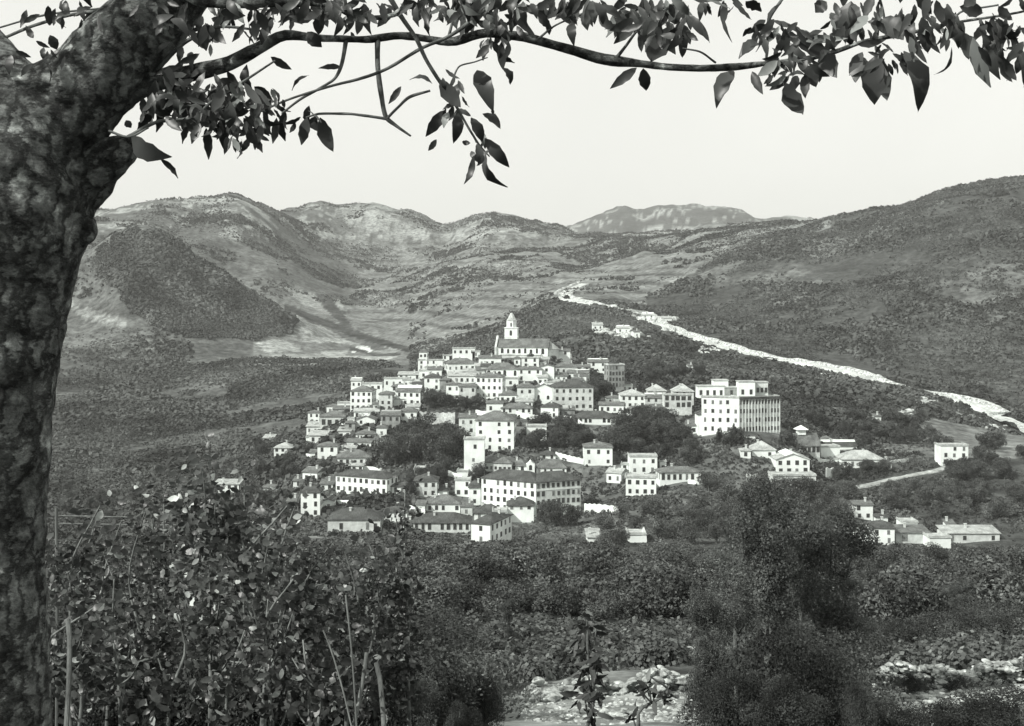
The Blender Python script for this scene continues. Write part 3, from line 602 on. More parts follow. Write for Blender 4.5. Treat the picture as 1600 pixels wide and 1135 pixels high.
 ('small gabled cottage left of the two flat-roofed villas', 948,970,739,755, dict(roof='gable', rp=7, rot=-25, cols=2, **L_)),
 ('long low house with grey roof right of the flat-roofed villas', 1031,1096,738,754, dict(rp=8, rot=6, cols=7, fl=1, wh=2.2, depth=9)),
 ('white chimney-like turret house behind the long low house', 1031,1041,722,738, dict(roof='flat', rp=2, cols=1, depth=3, Y=520)),
 ('tiny white chapel with spiked gable alone on the lower slope', 982,1008,836,848, dict(roof='flat', rp=3, cols=1, y0=300)),
 ('low stone hut with pale lean-to roof on the lower slope', 918,938,840,848, dict(roof='shed', rp=6, cols=0, y0=300, **L_)),
 # farm complex on the right
 ('white house with pyramid roof at the left end of the villa complex', 1175,1212,703,716, dict(rp=14, cols=2, **L_)),
 ('white gable-fronted house with four square windows and colonnade beneath', 1213,1265,718,742, dict(rmat='rooflight', roof='gablef', rp=11, cols=4, fl=2, wh=1.7, ww=1.3, depth=14, skip=0)),
 ('white house with blank wall right of the cupola building', 1282,1313,699,723, dict(roof='flat', rp=3, cols=1, rot=10)),
 ('dark-roofed wing behind the blank-walled house of the complex', 1284,1339,697,712, dict(roof='gable', rp=9, cols=3, Y=575, **D_)),
 ('low white house with broad hipped roof at the right end of the complex', 1316,1382,718,731, dict(rmat='rooflight', rp=14, cols=6, fl=1, depth=12)),
 ('pale terrace house with arches below the colonnaded gable front', 1208,1275,744,767, dict(roof='flat', rp=3, cols=5, fl=1, arch=True, ww=2.2, wh=3.2, **O_)),
 ('white modern house at the bend of the valley road, far right', 1470,1513,697,727, dict(roof='flat', rp=3, cols=3)),
 ('lone hut on the slope under the hill road', 1367,1377,651,663, dict(roof='shed', rp=2, cols=1, depth=5)),
 ('small white farmhouse with grey roof above the lower right farm', 1335,1364,789,812, dict(roof='gable', rp=5, cols=2, fl=2)),
 ('white farmhouse with dark roof and two deep windows at lower right', 1360,1397,825,852, dict(rp=10, cols=2, fl=2, depth=10, rot=-8, **D_)),
 ('small lean-to left of the lower right farmhouse', 1341,1358,833,847, dict(roof='shed', rp=3, cols=1)),
 ('white upper room rising behind the lower right farm sheds', 1411,1434,817,834, dict(roof='flat', rp=2, cols=1)),
 ('grey farm shed with dark doorway right of the lower right farmhouse', 1400,1453,833,850, dict(roof='shed', rp=6, cols=2, fl=1, ww=2, wh=3.2, **O_)),
 ('bright white low shed at the right of the grey farm shed', 1453,1486,841,857, dict(roof='flat', rp=3, cols=0)),
 ('very long low farm building reaching the right edge of the photo', 1476,1562,834,848, dict(roof='shed', rp=7, cols=4, fl=1, depth=8, mat='offwhite', **L_)),
]
for l, x0, x1, ev, bs, kw in HS:
    e_ = house(l, x0, x1, ev, bs, **kw)
    if 'spiked gable' in l:   # little open gable with a pointed top at the right end
        mb = MB(); mb.add([(1.2,-.1,-2),(3.4,-.1,-2),(3.0,-.1,3.0),(2.3,-.1,5.0),(1.6,-.1,3.0)]+[(1.2,.6,-2),(3.4,.6,-2),(3.0,.6,3.0),(2.3,.6,5.0),(1.6,.6,3.0)], [(0,1,2,3,4),(9,8,7,6,5)]+[(i, 5+i, 5+(i+1) % 5, (i+1) % 5) for i in range(5)]); mb.build('bell_gable', M['white'], e_)
# small houses crowded against the ones above: each is described by the house it leans on
NEAR = [('three-storey white block with grey', 'the three-storey block on the left shoulder', 'rb'), ('narrow weathered house right', 'the narrow weathered house', 'b'), ('house with three large dark', 'the house with three large windows', 'rb'),
 ('blank white gable-fronted', 'the blank gable-fronted house', 'lb'), ('white two-window house', 'the two-window house of the west flank', 'rl'), ('long grey-roofed house at the foot', 'the long grey-roofed west house', 'b'),
 ('long two-storey house', 'the long two-storey house', 'b'), ('two-storey white house with dark roof above', 'the dark-roofed house by the round trees', 'lb'), ('tall white house just right', 'the tall house by the round trees', 'b'),
 ('large five-bay', 'the five-bay house', 'rb'), ('house with dark arched porches', 'the arched porch house', 'lb'), ('white cube house', 'the white cube house', 'rl'), ('white gable-fronted house with paired', 'the paired-arch gable house', 'b'),
 ('large three-storey house with dark', 'the large dark-roofed three-storey house', 'b'), ('long low white house on the left skyline', 'the left skyline house', 'rb'), ('pale house with grey sloping roof beside', 'the sloping-roofed house by the round trees', 'lb'),
 ('small white house under the dark', 'the small house under the dark-roofed one', 'r'), ('stepped white house', 'the stepped white house', 'b'), ('low house with four-window', 'the four-window house', 'l'), ('white house with dark roof and balcony', 'the balcony house', 'r'),
 ('small white house with dark roof in front of the hotel', 'the small house before the hotel', 'l'), ('low white house with broad hipped', 'the broad hipped house', 'rl'), ('white house with blank wall right of the cupola', 'the blank-walled complex house', 'b'), ('long row house', 'the front row house', 'l'),
 ('white flat-roofed villa', 'the rear flat-roofed villa', 'l'), ('white house with pyramid roof at the left', 'the pyramid-roofed complex house', 'l'), ('long arcaded house', 'the long arcaded house', 'r'), ('pale-roofed two-storey house left', 'the pale-roofed two-storey house', 'lb'), ('white farmhouse with dark', 'the lower right farmhouse', 'b'), ('very long low farm', 'the very long farm building', 'lb')]
rf = random.Random(21)
for key, short, sides in NEAR:
    l, x0, x1, ev, bs, kw = next(h for h in HS if h[0].startswith(key)); hh = bs-ev
    for sd_ in sides:
        wd = rf.uniform(12, 20); ht = rf.uniform(9, 13); k2 = dict(roof=rf.choice(('shed', 'gable', 'hip', 'flat')), rp=rf.uniform(3, 6), rmat=rf.choice(('rooflight', 'roofmid', 'roofmid', 'roofdark')), mat='white', rot=rf.uniform(-10, 6), depth=6, chim=rf.randint(0, 1))
        if sd_ == 'l': a, b, c = x0-wd+1, x0-2, bs+rf.uniform(-5, 3); tx = 'left of'
        elif sd_ == 'r': a, b, c = x1+2, x1+wd-1, bs+rf.uniform(-5, 3); tx = 'right of'
        else: q = rf.uniform(x0, max(x0+1, x1-wd)); a, b, c = q, q+wd, ev-kw.get('rp', 8)*.55; tx = 'rising behind'
        house('small '+{'rooflight': 'pale', 'roofmid': 'grey', 'roofdark': 'dark'}[k2['rmat']]+'-roofed house '+tx+' '+short, a, b, c-ht, c, **k2)

def wing(e, w_, d, h, org, ang, mat, rmat, rh, cols, fl, arch=False, found=6, skip=.03, left=None, right=None, roof='hip', ww=1.0, wh=1.7, parts=True):
    ca, sa = math.cos(ang), math.sin(ang); mb = MB(); mb.box(0, w_, 0, d, -found, h)
    o = mb.build('wall', M[mat], e); o.location = org; o.rotation_euler = (0, 0, ang)
    r_ = roofmesh(roof, w_, d, rh).build('roof', M[rmat], e); r_.location = (org[0]+ca*w_/2, org[1]+sa*w_/2, org[2]+h+.02); r_.rotation_euler = (0, 0, ang)
    rs = random.Random(int(w_*100))
    facade(e, w_, h, cols, fl, org, ang, rs, ww, wh, skip, arch)
    if right: facade(e, d, h, right, fl, (org[0]+ca*w_, org[1]+sa*w_, org[2]), ang+math.pi/2, rs, ww, wh, skip)
    if left: facade(e, d, h, left, fl, (org[0]-sa*d, org[1]+ca*d, org[2]), ang-math.pi/2, rs, ww, wh, skip)
    return o
def big_buildings():
    # convent: two wings meeting at a corner
    Y = 470.; b = P(837, 806, Y); h = (806-754)/F*Y
    e = empty('convent', b, 0, 'large convent with long dark roofs, two wings meeting at a corner', 'convent'); HOUSES.append((b[0], b[1]+12, 24))
    w1 = 86/F*Y/math.cos(R(30)); a1 = R(-30)
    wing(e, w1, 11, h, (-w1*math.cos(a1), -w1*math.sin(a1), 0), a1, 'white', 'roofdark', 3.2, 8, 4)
    w2 = 72/F*Y/math.cos(R(24)); wing(e, w2, 11, h-.06, (.02, 0, 0), R(24), 'offwhite', 'roofdark', 3.1, 9, 4, right=3)  # side turned from the sun: its shade is put into the duller plaster
    mb = MB(); mb.box(0, w2+.1, -.12, .0, h*.74, h*.78)
    c = mb.build('string_course', M['white'], e); c.rotation_euler = (0, 0, R(24)); c.location = (.02, 0, 0)
    # bell gable
    Y = 520.; b = P(829, 740, Y); k = F/Y
    e = empty('bell_gable', b, 0, 'small white bell gable with a niche between two grey roofs above the convent', 'bell gable')
    mb = MB(); w_ = 13/k; hh = 20/k
    mb.add([(-w_/2,0,-4),(w_/2,0,-4),(w_/2,0,hh*.7),(w_*.3,0,hh*.75),(0,0,hh),(-w_*.3,0,hh*.75),(-w_/2,0,hh*.7)]+[(-w_/2,4,-4),(w_/2,4,-4),(w_/2,4,hh*.7),(w_*.3,4,hh*.75),(0,4,hh),(-w_*.3,4,hh*.75),(-w_/2,4,hh*.7)],
           [tuple(range(7)), tuple(range(13, 6, -1))]+[(i, 7+i, 7+(i+1) % 7, (i+1) % 7) for i in range(7)]); mb.build('wall', M['white'], e)
    o = link('niche', WA, None, e); o.location = (0, 0, hh*.25); o.scale = (1.3, 1, 2.2)
    # hotel
    Y = 545.; b = P(1155, 678, Y); k = F/Y; h = (678-622)/k
    e = empty('hotel', b, 0, 'big white hotel block with rooftop pavilions and a shaded side, right of the village', 'hotel'); HOUSES.append((b[0], b[1]+14, 26))
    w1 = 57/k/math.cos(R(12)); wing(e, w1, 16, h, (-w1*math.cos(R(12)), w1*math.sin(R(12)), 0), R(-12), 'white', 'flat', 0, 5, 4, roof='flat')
    w2 = 67/k/math.cos(R(16)); wing(e, w2, 16, h-.05, (.02, 0, 0), R(16), 'offwhite', 'flat', 0, 13, 4, roof='flat', ww=.9, right=3)  # shaded side, painted darker than the lit wing
    mb = MB(); mb.box(0, w2+.5, -.9, -.02, h-.6, h+.35); c = mb.build('cornice', M['roofdark'], e); c.rotation_euler = (0, 0, R(16))
    mb = MB()
    for q in range(14): x = q*w2/13; mb.box(x-.22, x+.22, -.4, -.01, 0, h-.62)
    c = mb.build('pilaster_row', M['offwhite'], e); c.rotation_euler = (0, 0, R(16))
    def top(x0, x1, yt, yb, dy, mat='white', cols=2):
        bb = P((x0+x1)/2, yb, Y+dy)-b; ww_ = (x1-x0)/F*(Y+dy); hh_ = (yb-yt)/F*(Y+dy)+.6
        p = MB(); p.box(-ww_/2, ww_/2, 0, 6, 0, hh_); o = p.build('pavilion', M[mat], e); o.location = (bb[0], bb[1], bb[2]-.6)
        s = MB(); s.box(-ww_/2-.3, ww_/2+.3, -.3, 6.3, hh_, hh_+.3); s = s.build('roof_slab', M['flat'], o)
        for c_ in range(cols):
            q = link('window', WF, None, e); q.location = (bb[0]+(c_+.5-cols/2)*ww_/cols, bb[1], bb[2]+.8); q.scale = (1, 1, 2); link('pane', WP, None, q)
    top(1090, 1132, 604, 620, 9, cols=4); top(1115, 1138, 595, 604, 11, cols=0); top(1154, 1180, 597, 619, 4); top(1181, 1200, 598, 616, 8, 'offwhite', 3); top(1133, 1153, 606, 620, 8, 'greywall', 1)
    # building with the cupola
    Y = 545.; b = P(1258, 711, Y); k = F/Y; w_ = 48/k; h = 14/k
    e = empty('cupola_house', b, R(6), 'barn-like building with steep grey roof and white cupola in the right-hand complex', 'building'); HOUSES.append((b[0], b[1]+6, 9))
    mb = MB(); d = 11; rh = 18/k
    mb.add([(-w_/2,0,-5),(-w_/2,d,-5),(-w_/2,d,h),(-w_/2,d/2,h+rh-.3),(-w_/2,0,h),(w_/2,0,-5),(w_/2,d,-5),(w_/2,d,h),(w_/2,d/2,h+rh-.3),(w_/2,0,h)], [(4,3,2,1,0),(5,6,7,8,9),(0,5,9,4),(2,7,6,1),(4,9,8,3),(3,8,7,2)]); mb.build('wall', M['offwhite'], e)
    r_ = roofmesh('gable', w_, d, rh).build('roof', M['roofmid'], e); r_.location = (0, 0, h+.02)
    facade(e, w_, h, 7, 1, (-w_/2, 0, 0), 0, random.Random(3), 1.2, 2.2, 0)
    cu = MB(); cu.box(-1.7, 1.7, -1.7, 1.7, 0, 2.2); cu.box(-2.6, 2.6, -2.6, 2.6, 2.2, 2.5); cu.add([(-2.5,-2.5,2.5),(2.5,-2.5,2.5),(2.5,2.5,2.5),(-2.5,2.5,2.5),(0,0,4.2)], [(0,1,4),(1,2,4),(2,3,4),(3,0,4)])
    c = cu.build('cupola', M['white'], r_); c.location = (0, d/2, rh-.7)
    # church and its bell tower
    Y = 690.; b = P(815, 558, Y); k = F/Y; w_ = 82/k; h = 15/k; d = 16; rh = 13/k
    e = empty('church', b, R(-7), 'church with long grey roof and arched side windows on the summit', 'church'); HOUSES.append((b[0], b[1]+8, 17))
    mb = MB(); mb.box(-w_/2, w_/2, 0, d, -5, h); mb.build('wall', M['white'], e)
    gb = MB(); gb.add([(-w_/2-.5,-1,-5),(-w_/2-.5,d+1,-5),(-w_/2-.5,d+1,h),(-w_/2-.5,d/2,h+rh+1.6),(-w_/2-.5,-1,h),(-w_/2+.6,-1,-5),(-w_/2+.6,d+1,-5),(-w_/2+.6,d+1,h),(-w_/2+.6,d/2,h+rh+1.6),(-w_/2+.6,-1,h)], [(4,3,2,1,0),(5,6,7,8,9),(0,5,9,4),(2,7,6,1),(4,9,8,3),(3,8,7,2)]); gb.build('gable_wall', M['offwhite'], e)
    r_ = roofmesh('gable', w_-1.5, d, rh).build('roof', M['roofmid'], e); r_.location = (.9, 0, h+.02)
    facade(e, w_-3, h, 8, 1, (-w_/2+2, 0, 0), 0, random.Random(5), 1.5, 3.0, .0, True)
    ap = MB(); n = 10; V = [(5.5*math.cos(a), 5.5*math.sin(a), z) for z in (-5, h-1) for a in np.linspace(-1.8, 1.8, n)]+[(0, 0, h-1)]
    ap.add(V, [(i, i+1, n+i+1, n+i) for i in range(n-1)]); ap = ap.build('apse', M['offwhite'], e); ap.location = (w_/2, d/2, 0)
    ar = MB(); V = [(6*math.cos(a), 6*math.sin(a), h-1) for a in np.linspace(-math.pi, math.pi, 20, endpoint=False)]+[(0, 0, h+3.6)]; ar.add(V, [(i, (i+1) % 20, 20) for i in range(20)]); ar = ar.build('apse_roof', M['rooflight'], e); ar.location = (w_/2, d/2, 0)
    po = MB(); po.box(-w_/2+3, w_/2-4, -3.6, -.02, -5, 1.4); po.add([(-w_/2+2.6,-4,1.4),(w_/2-3.6,-4,1.4),(w_/2-3.6,-.03,2.0),(-w_/2+2.6,-.03,2.0)], [(0,1,2,3)]); po.build('side_aisle', M['offwhite'], e)
    Y = 702.; b = P(799.5, 540, Y); k = F/Y; t = 20/k/2
    e = empty('bell_tower', b, R(-7), 'square white bell tower with pointed spire rising behind the church roof', 'bell tower')
    mb = MB(); z1 = 27/k; mb.box(-t, t, -t, t, -10, z1); mb.build('tower_wall', M['white'], e)
    c = MB(); c.box(-t-.3, t+.3, -t-.3, t+.3, z1, z1+.45); c.box(-t-.15, t+.15, -t-.15, t+.15, z1*.5, z1*.5+.25); c.build('cornice', M['white'], e)
    n = 8; bl = MB(); ra = t*.82; z2 = 38/k
    V = [(ra*math.cos(a+.39), ra*math.sin(a+.39), z) for z in (z1+.45, z2) for a in np.linspace(0, 2*math.pi, n, endpoint=False)]; bl.add(V, [(i, (i+1) % n, n+(i+1) % n, n+i) for i in range(n)]); bl.build('belfry', M['white'], e)
    sp = MB(); V = []; prof = [(1.0, z2), (1.08, z2+.25), (.8, z2+1.4), (.5, z2+3.0), (.25, z2+4.6), (.02, 49/k)]
    for q, z in prof: V += [(ra*q*math.cos(a+.39), ra*q*math.sin(a+.39), z) for a in np.linspace(0, 2*math.pi, n, endpoint=False)]
    sp.add(V, [(j*n+i, j*n+(i+1) % n, (j+1)*n+(i+1) % n, (j+1)*n+i) for j in range(len(prof)-1) for i in range(n)]); s = sp.build('spire', M['stone'], e)
    fi = MB(); fi.box(-.06, .06, -.06, .06, 0, 1.6); fi.box(-.4, .4, -.05, .05, .9, 1.05); f = fi.build('cross', M['shutter'], s); f.location = (0, 0, 49/k-.1)
    for a in range(4):
        ang = a*math.pi/2; o = link('belfry_window', WA, None, e); o.rotation_euler = (0, 0, ang); o.location = (math.sin(ang)*t, -math.cos(ang)*t, z1*.5+.8); o.scale = (1.3, 1, 3.0)
        o = link('lantern_window', WA, None, e); o.rotation_euler = (0, 0, ang); o.location = (math.sin(ang)*ra*.93, -math.cos(ang)*ra*.93, z1+.9); o.scale = (.8, 1.2, 2.3)
big_buildings()

for l, x0, x1, ev, bs, kw in [
 ('small white house highest on the hillside left of the road bend', 926,942,508,516, dict(roof='shed', rp=4, cols=2, **L_)),
 ('pale house in the scattered hillside group left of the road bend', 964,984,513,521, dict(roof='gable', rp=5, cols=2, **L_)),
 ('white house at the right of the scattered hillside group', 990,1000,519,528, dict(roof='shed', rp=3, cols=1)),
 ('white house beside the hill road above the rocks', 1004,1022,493,502, dict(roof='gable', rp=5, cols=2, **L_)),
 ('white hut next to the road bend on the hill', 1035,1050,498,506, dict(roof='shed', rp=4, cols=1, **L_)),
 ('lone white cottage on the wooded slope above the hotel', 1075,1083,572,577, dict(roof='shed', rp=2, cols=1)),
]: house(l, x0, x1, ev, bs, y0=760, y1=1400, **kw)
# walls: follow the ground between points of the photograph
def wallrun(name, label, pts, hm, mat, thick=.8, cat='wall', y0=380, n=24):
    Q = [P(px, py, hit(px, py, y0)) for px, py in pts]; Q = spline(Q, n); V = []; Fc = []
    for i, q in enumerate(Q):
        hh = hm*(1+.06*math.sin(i*1.7))
        for dy, dz in ((0, -3), (0, hh), (thick, hh), (thick, -3)): V.append((q[0], q[1]+dy, q[2]+dz))
    for i in range(n-1):
        a = 4*i; b = a+4; Fc += [(a, b, b+1, a+1), (a+1, b+1, b+2, a+2), (a+2, b+2, b+3, a+3)]
    Fc += [(0,1,2,3), (4*n-1,4*n-2,4*n-3,4*n-4)]
    o = MB().add(V, Fc).build(name, M[mat]); return tag(o, label, cat)
wallrun('retaining_wall', 'pale stone retaining wall below the round dark tree cluster', [(655,662),(680,664),(711,664)], 5.6, 'stone')
wallrun('garden_wall', 'white garden wall slanting down to the square villa', [(868,716),(890,722),(912,727)], 2.6, 'white')
wallrun('terrace_wall', 'long low white wall of a terrace right of the convent', [(913,800),(940,802),(968,806)], 3.0, 'white')
wallrun('field_wall', 'white gate pillar and short wall near the colonnaded house', [(1166,758),(1184,758)], 4.2, 'white', n=6)
wallrun('boundary_wall', 'white pier below the right-hand complex', [(1291,749),(1303,749)], 4.6, 'white', n=6)
wallrun('parapet_wall', 'thin pale parapet along the garden right of the complex', [(1382,728),(1400,724),(1420,722)], 1.4, 'stone')

for pts, hm, lb in [
 ([(500,700),(515,702),(530,700)],1.6,'pale yard wall left of the long grey-roofed house'), ([(530,668),(545,672),(556,674)],2.2,'white yard wall under the house with three large windows'),
 ([(470,712),(482,716),(492,716)],1.8,'short pale yard wall at the west tip'), ([(560,735),(580,737),(596,742)],2.0,'pale yard wall above the roof of the long two-storey house'),
 ([(612,668),(624,671),(634,674)],2.0,'white wall stepping down beside the shaded grey-walled house'), ([(690,624),(700,628),(716,629)],2.0,'white terrace edge under the tall white house by the round trees'),
 ([(743,648),(758,650),(772,650)],2.2,'white wall at the foot of the white cottage in the centre'), ([(806,650),(822,655),(842,657)],2.4,'pale lane wall above the dark trees right of the four-storey house'),
 ([(880,656),(896,660),(912,668)],2.2,'pale wall leading to the long arcaded house'), ([(966,652),(985,655),(1004,652)],2.6,'white wall below the pale-roofed two-storey house'),
 ([(700,744),(712,748),(722,752)],2.2,'white yard wall left of the stepped white house'), ([(684,780),(700,786),(712,786)],2.2,'white wall between the balcony house and the stepped house'),
 ([(500,786),(520,790),(545,790)],2.0,'pale yard wall above the broad low house'), ([(640,800),(652,804),(664,806)],2.4,'white wall at the left end of the row house'),
 ([(1276,722),(1290,726),(1312,728)],2.2,'pale wall joining the gable front and the low hipped house'), ([(1396,845),(1404,848)],2.4,'short white wall between farmhouse and grey shed'),
 ([(1130,684),(1155,690),(1180,690)],2.0,'pale terrace wall under the hotel corner'), ([(1075,756),(1090,758),(1104,756)],1.6,'low pale wall at the right end of the long low house')]:
    wallrun('yard_wall', lb, pts, hm, 'white', n=8)
# ---------------------------------------------------------------- roads
def ribbon(name, pts, y0, wid, mat, bank=0, y1=2500, lift=.25, n=90):
    Q = []
    last = y0
    for px, py, yg in pts:
        Y = hit(px, py, yg*.88, yg*1.12); Q.append((((px-800)/F*Y), Y))
    Q = spline(np.array(Q+[]), n); z = H(Q[:, 0], Q[:, 1]); z = np.convolve(np.pad(z, 5, mode='edge'), np.ones(11)/11, 'valid')+lift
    T = np.gradient(Q, axis=0); T /= np.linalg.norm(T, axis=1)[:, None]; N = np.stack([-T[:, 1], T[:, 0]], 1); N *= np.sign(N[:, 1:2]+1e-9)
    V = []; Fc = []
    prof = [(-wid/2-4, -5.5), (-wid/2-.3, -.4), (-wid/2, 0), (wid/2, .05), (wid/2+.4, .1)]
    for i in range(n):
        for a, dz in prof: V.append((Q[i, 0]+N[i, 0]*a, Q[i, 1]+N[i, 1]*a, z[i]+dz))
    m = len(prof)
    for i in range(n-1):
        for j in range(m-1): Fc.append((i*m+j, (i+1)*m+j, (i+1)*m+j+1, i*m+j+1))
    o = MB().add(V, Fc).build(name, M[mat]); tag(o, kind='structure')
    if bank:
        V = []; Fc = []; rg = np.random.default_rng(5); k = n*3; Q3 = spline(np.concatenate([Q, z[:, None]], 1), k); N3 = spline(N, k)[:k]
        N3 = np.repeat(N, 3, 0)[:k]; hh = bank*(1.0+.55*fbm(np.arange(k)/9., 0*np.arange(k), 0, 3, 8))*np.clip(.85+1.0*fbm(np.arange(k)/5., 0*np.arange(k)+4, 0, 3, 18), .45, 1.25)
        for i in range(k):
            for q, (a, dz) in enumerate(((wid/2+.3, -.5), (wid/2+1.0, .35), (wid/2+1.8, .75), (wid/2+2.8, 1.0), (wid/2+5, .9))):
                jit = rg.normal()*.15; V.append((Q3[i, 0]+N3[i, 0]*(a+jit), Q3[i, 1]+N3[i, 1]*(a+jit), Q3[i, 2]+(dz*hh[i] if dz > 0 else dz)+rg.normal()*.1))
        for i in range(k-1):
            for j in range(4): Fc.append((i*5+j, (i+1)*5+j, (i+1)*5+j+1, i*5+j+1))
        tag(MB().add(V, Fc).build('rock_cutting', M['rock']), kind='structure')
    return Q, z
RD = [(1640,690,745),(1600,672,750),(1560,655,770),(1530,642,790),(1470,620,815),(1400,603,850),(1300,581,900),(1240,568,930),(1180,556,965),(1110,540,1000),(1050,520,1045),(1020,505,1090),(1000,490,1140),(960,483,1170),(920,475,1210),(880,466,1250),(900,450,1330),(915,442,1380)]
RQ, RZ = ribbon('hill_road', RD, 700, 9, 'road', bank=2.3, lift=1.0)
VQ, VZ = ribbon('valley_road', [(1330,762,520),(1400,748,530),(1440,740,545),(1474,733,560),(1483,725,580),(1472,716,600),(1460,710,620)], 480, 3.0, 'lane', 0, n=40)
for q in VQ: HOUSES.append((q[0], q[1], 4.5))
# pale quarried rock below the road
def rubble(name, label, poly_pts, n, s, y0, seed, sq=.6):
    r = np.random.default_rng(seed); mb = MB()
    for _ in range(n):
        t = r.random(); i = min(int(t*(len(poly_pts)-1)), len(poly_pts)-2); f = t*(len(poly_pts)-1)-i
        px = poly_pts[i][0]*(1-f)+poly_pts[i+1][0]*f+r.normal()*poly_pts[i][2]; py = poly_pts[i][1]*(1-f)+poly_pts[i+1][1]*f+r.normal()*poly_pts[i][2]*.35
        Y = hit(px, py, y0); p = P(px, py, Y); ss = s*(.5+r.random())
        mb.add(*stone(p, ss, r, sq)); HOUSES.append((p[0], p[1]-2, ss+2.0))
    return tag(mb.build(name, M['rock' if s > .6 else 'boulder']), label, 'rock outcrop')
def icos():
    t = (1+5**.5)/2; v = [(-1,t,0),(1,t,0),(-1,-t,0),(1,-t,0),(0,-1,t),(0,1,t),(0,-1,-t),(0,1,-t),(t,0,-1),(t,0,1),(-t,0,-1),(-t,0,1)]
    f = [(0,11,5),(0,5,1),(0,1,7),(0,7,10),(0,10,11),(1,5,9),(5,11,4),(11,10,2),(10,7,6),(7,1,8),(3,9,4),(3,4,2),(3,2,6),(3,6,8),(3,8,9),(4,9,5),(2,4,11),(6,2,10),(8,6,7),(9,8,1)]
    v = [np.array(p)/math.sqrt(1+t*t) for p in v]; cache = {}; nf = []
    def mid(a, b):
        k = (min(a, b), max(a, b))
        if k not in cache: m = v[a]+v[b]; v.append(m/np.linalg.norm(m)); cache[k] = len(v)-1
        return cache[k]
    for a, b, c in f: x, y, z = mid(a, b), mid(b, c), mid(c, a); nf += [(a,x,z),(b,y,x),(c,z,y),(x,y,z)]
    return np.array(v), nf
IV, IF = icos()
def stone(p, s, r, sq=.65):
    sc = np.array([1+r.random()*.6, 1+r.random()*.4, sq+r.random()*.3]); o = r.random(3)*50
    d = 1+.35*fbm(IV[:, 0]*1.3+o[0], IV[:, 1]*1.3+o[1], IV[:, 2]*1.3+o[2], 2, 3); a = r.random()*6.28
    V = IV*d[:, None]
    for _ in range(7):
        nn = r.normal(size=3); nn /= np.linalg.norm(nn); ex = np.maximum(0, V@nn-r.uniform(.55, .85)); V = V-ex[:, None]*nn
    V = V*sc*s; V = V@np.array([[math.cos(a), math.sin(a), 0], [-math.sin(a), math.cos(a), 0], [0, 0, 1]]).T
    V = V*np.sign(1)+0; return V+np.asarray(p), IF
rubble('rock_outcrop', 'white quarried rock face beside the hill road above the village', [(985,490,7),(1020,500,9),(1045,507,8)], 46, 2.8, 900, 1, .8)
rubble('rock_outcrop', 'scattered pale rocks on the slope left of the road, above the summit', [(930,520,8),(975,520,9),(1000,525,8)], 40, 2.4, 850, 2, .7)
rubble('rock_outcrop', 'pale cone of spoil where the hill road bends', [(1042,520,3),(1050,522,4)], 16, 2.6, 900, 3, 1.0)
rubble('rock_outcrop', 'white scree patch hanging under the road above the hotel', [(1095,548,8),(1118,553,8)], 26, 2.0, 850, 4, .7)
rubble('rock_outcrop', 'broken white bank under the right half of the hill road', [(1295,590,5),(1340,600,8),(1370,604,5)], 30, 1.7, 780, 5, .6)
rubble('rock_outcrop', 'pale rocky patch on the slope at right under the road', [(1405,648,6),(1430,640,8),(1455,625,6)], 34, 1.6, 640, 6, .5)
rubble('rock_outcrop', 'small pale rocks beside the field below the road end', [(1540,665,6),(1570,672,7)], 14, 1.2, 640, 7, .5)
rubble('rock_outcrop', 'row of pale limestone at the start of the hill road', [(872,462,4),(890,458,5)], 16, 2.6, 1100, 8, .6)

# ---------------------------------------------------------------- woodland and scrub on the far slopes (uncountable)
def scatter(name, n, fn, size, mat, seed, quads=16, qs=.55, yr=(560, 2900), pxr=(-200, 1900)):
    r = np.random.default_rng(seed); a = r.random(n); Y = np.sqrt(yr[0]**2+a*(yr[1]**2-yr[0]**2)); px = r.uniform(pxr[0], pxr[1], n)
    x = (px-800)/F*Y; z = H(x, Y); py = HOR-z*F/Y; keep = fn(px, py, Y, x, r)
    x, Y, z = x[keep], Y[keep], z[keep]; m = len(x)
    if m == 0: return
    s = size*(.45+.8*r.random(m)**1.5)*(1+.75*np.clip(fbm(x/45, Y/45, 0, 2, seed+200)*1.6, -.55, 1)); k = m*quads; c = np.repeat(np.stack([x, Y, z], 1), quads, 0); ss = np.repeat(s, quads)[:, None]
    d = r.normal(size=(k, 3)); d[:, 2] = np.abs(d[:, 2])*1.1; d /= np.linalg.norm(d, axis=1)[:, None]
    C = c+d*ss*np.array([1, 1, 1.15])*(.7+.3*r.random((k, 1))); nn = d+r.normal(size=(k, 3))*.35; nn /= np.linalg.norm(nn, axis=1)[:, None]
    t = np.cross(nn, r.normal(size=(k, 3))); t /= np.linalg.norm(t, axis=1)[:, None]; b = np.cross(nn, t); q = ss*qs
    V = np.stack([C-t*q, C-b*q, C+t*q, C+b*q], 1).reshape(-1, 3)
    o = link(name, npmesh(name, V, np.arange(4*k).reshape(-1, 4)), M[mat]); print(name, m); return tag(o, kind='stuff')
def n_(x, Y, s, seed): return fbm(x/s, Y/s, 0, 3, seed)
def clear(x, Y):
    o = np.ones(len(x), bool)
    for a, b, c in HOUSES: o &= (x-a)**2+(Y-b)**2 > (c*.95)**2
    return o
def offroad(x, Y):
    o = np.ones(len(x), bool)
    for q in RQ[::2]: o &= (x-q[0])**2+(Y-q[1])**2 > 13**2
    return o
tag(scatter('forest', 52000, lambda px, py, Y, x, r: inpoly(px, py, CONE) & (Y > 1050) & (Y < 1420), 2.4, 'far', 1, yr=(1050, 1450), pxr=(130, 480), quads=10, qs=.5), 'dense dark forest covering the conical spur at left', 'forest')
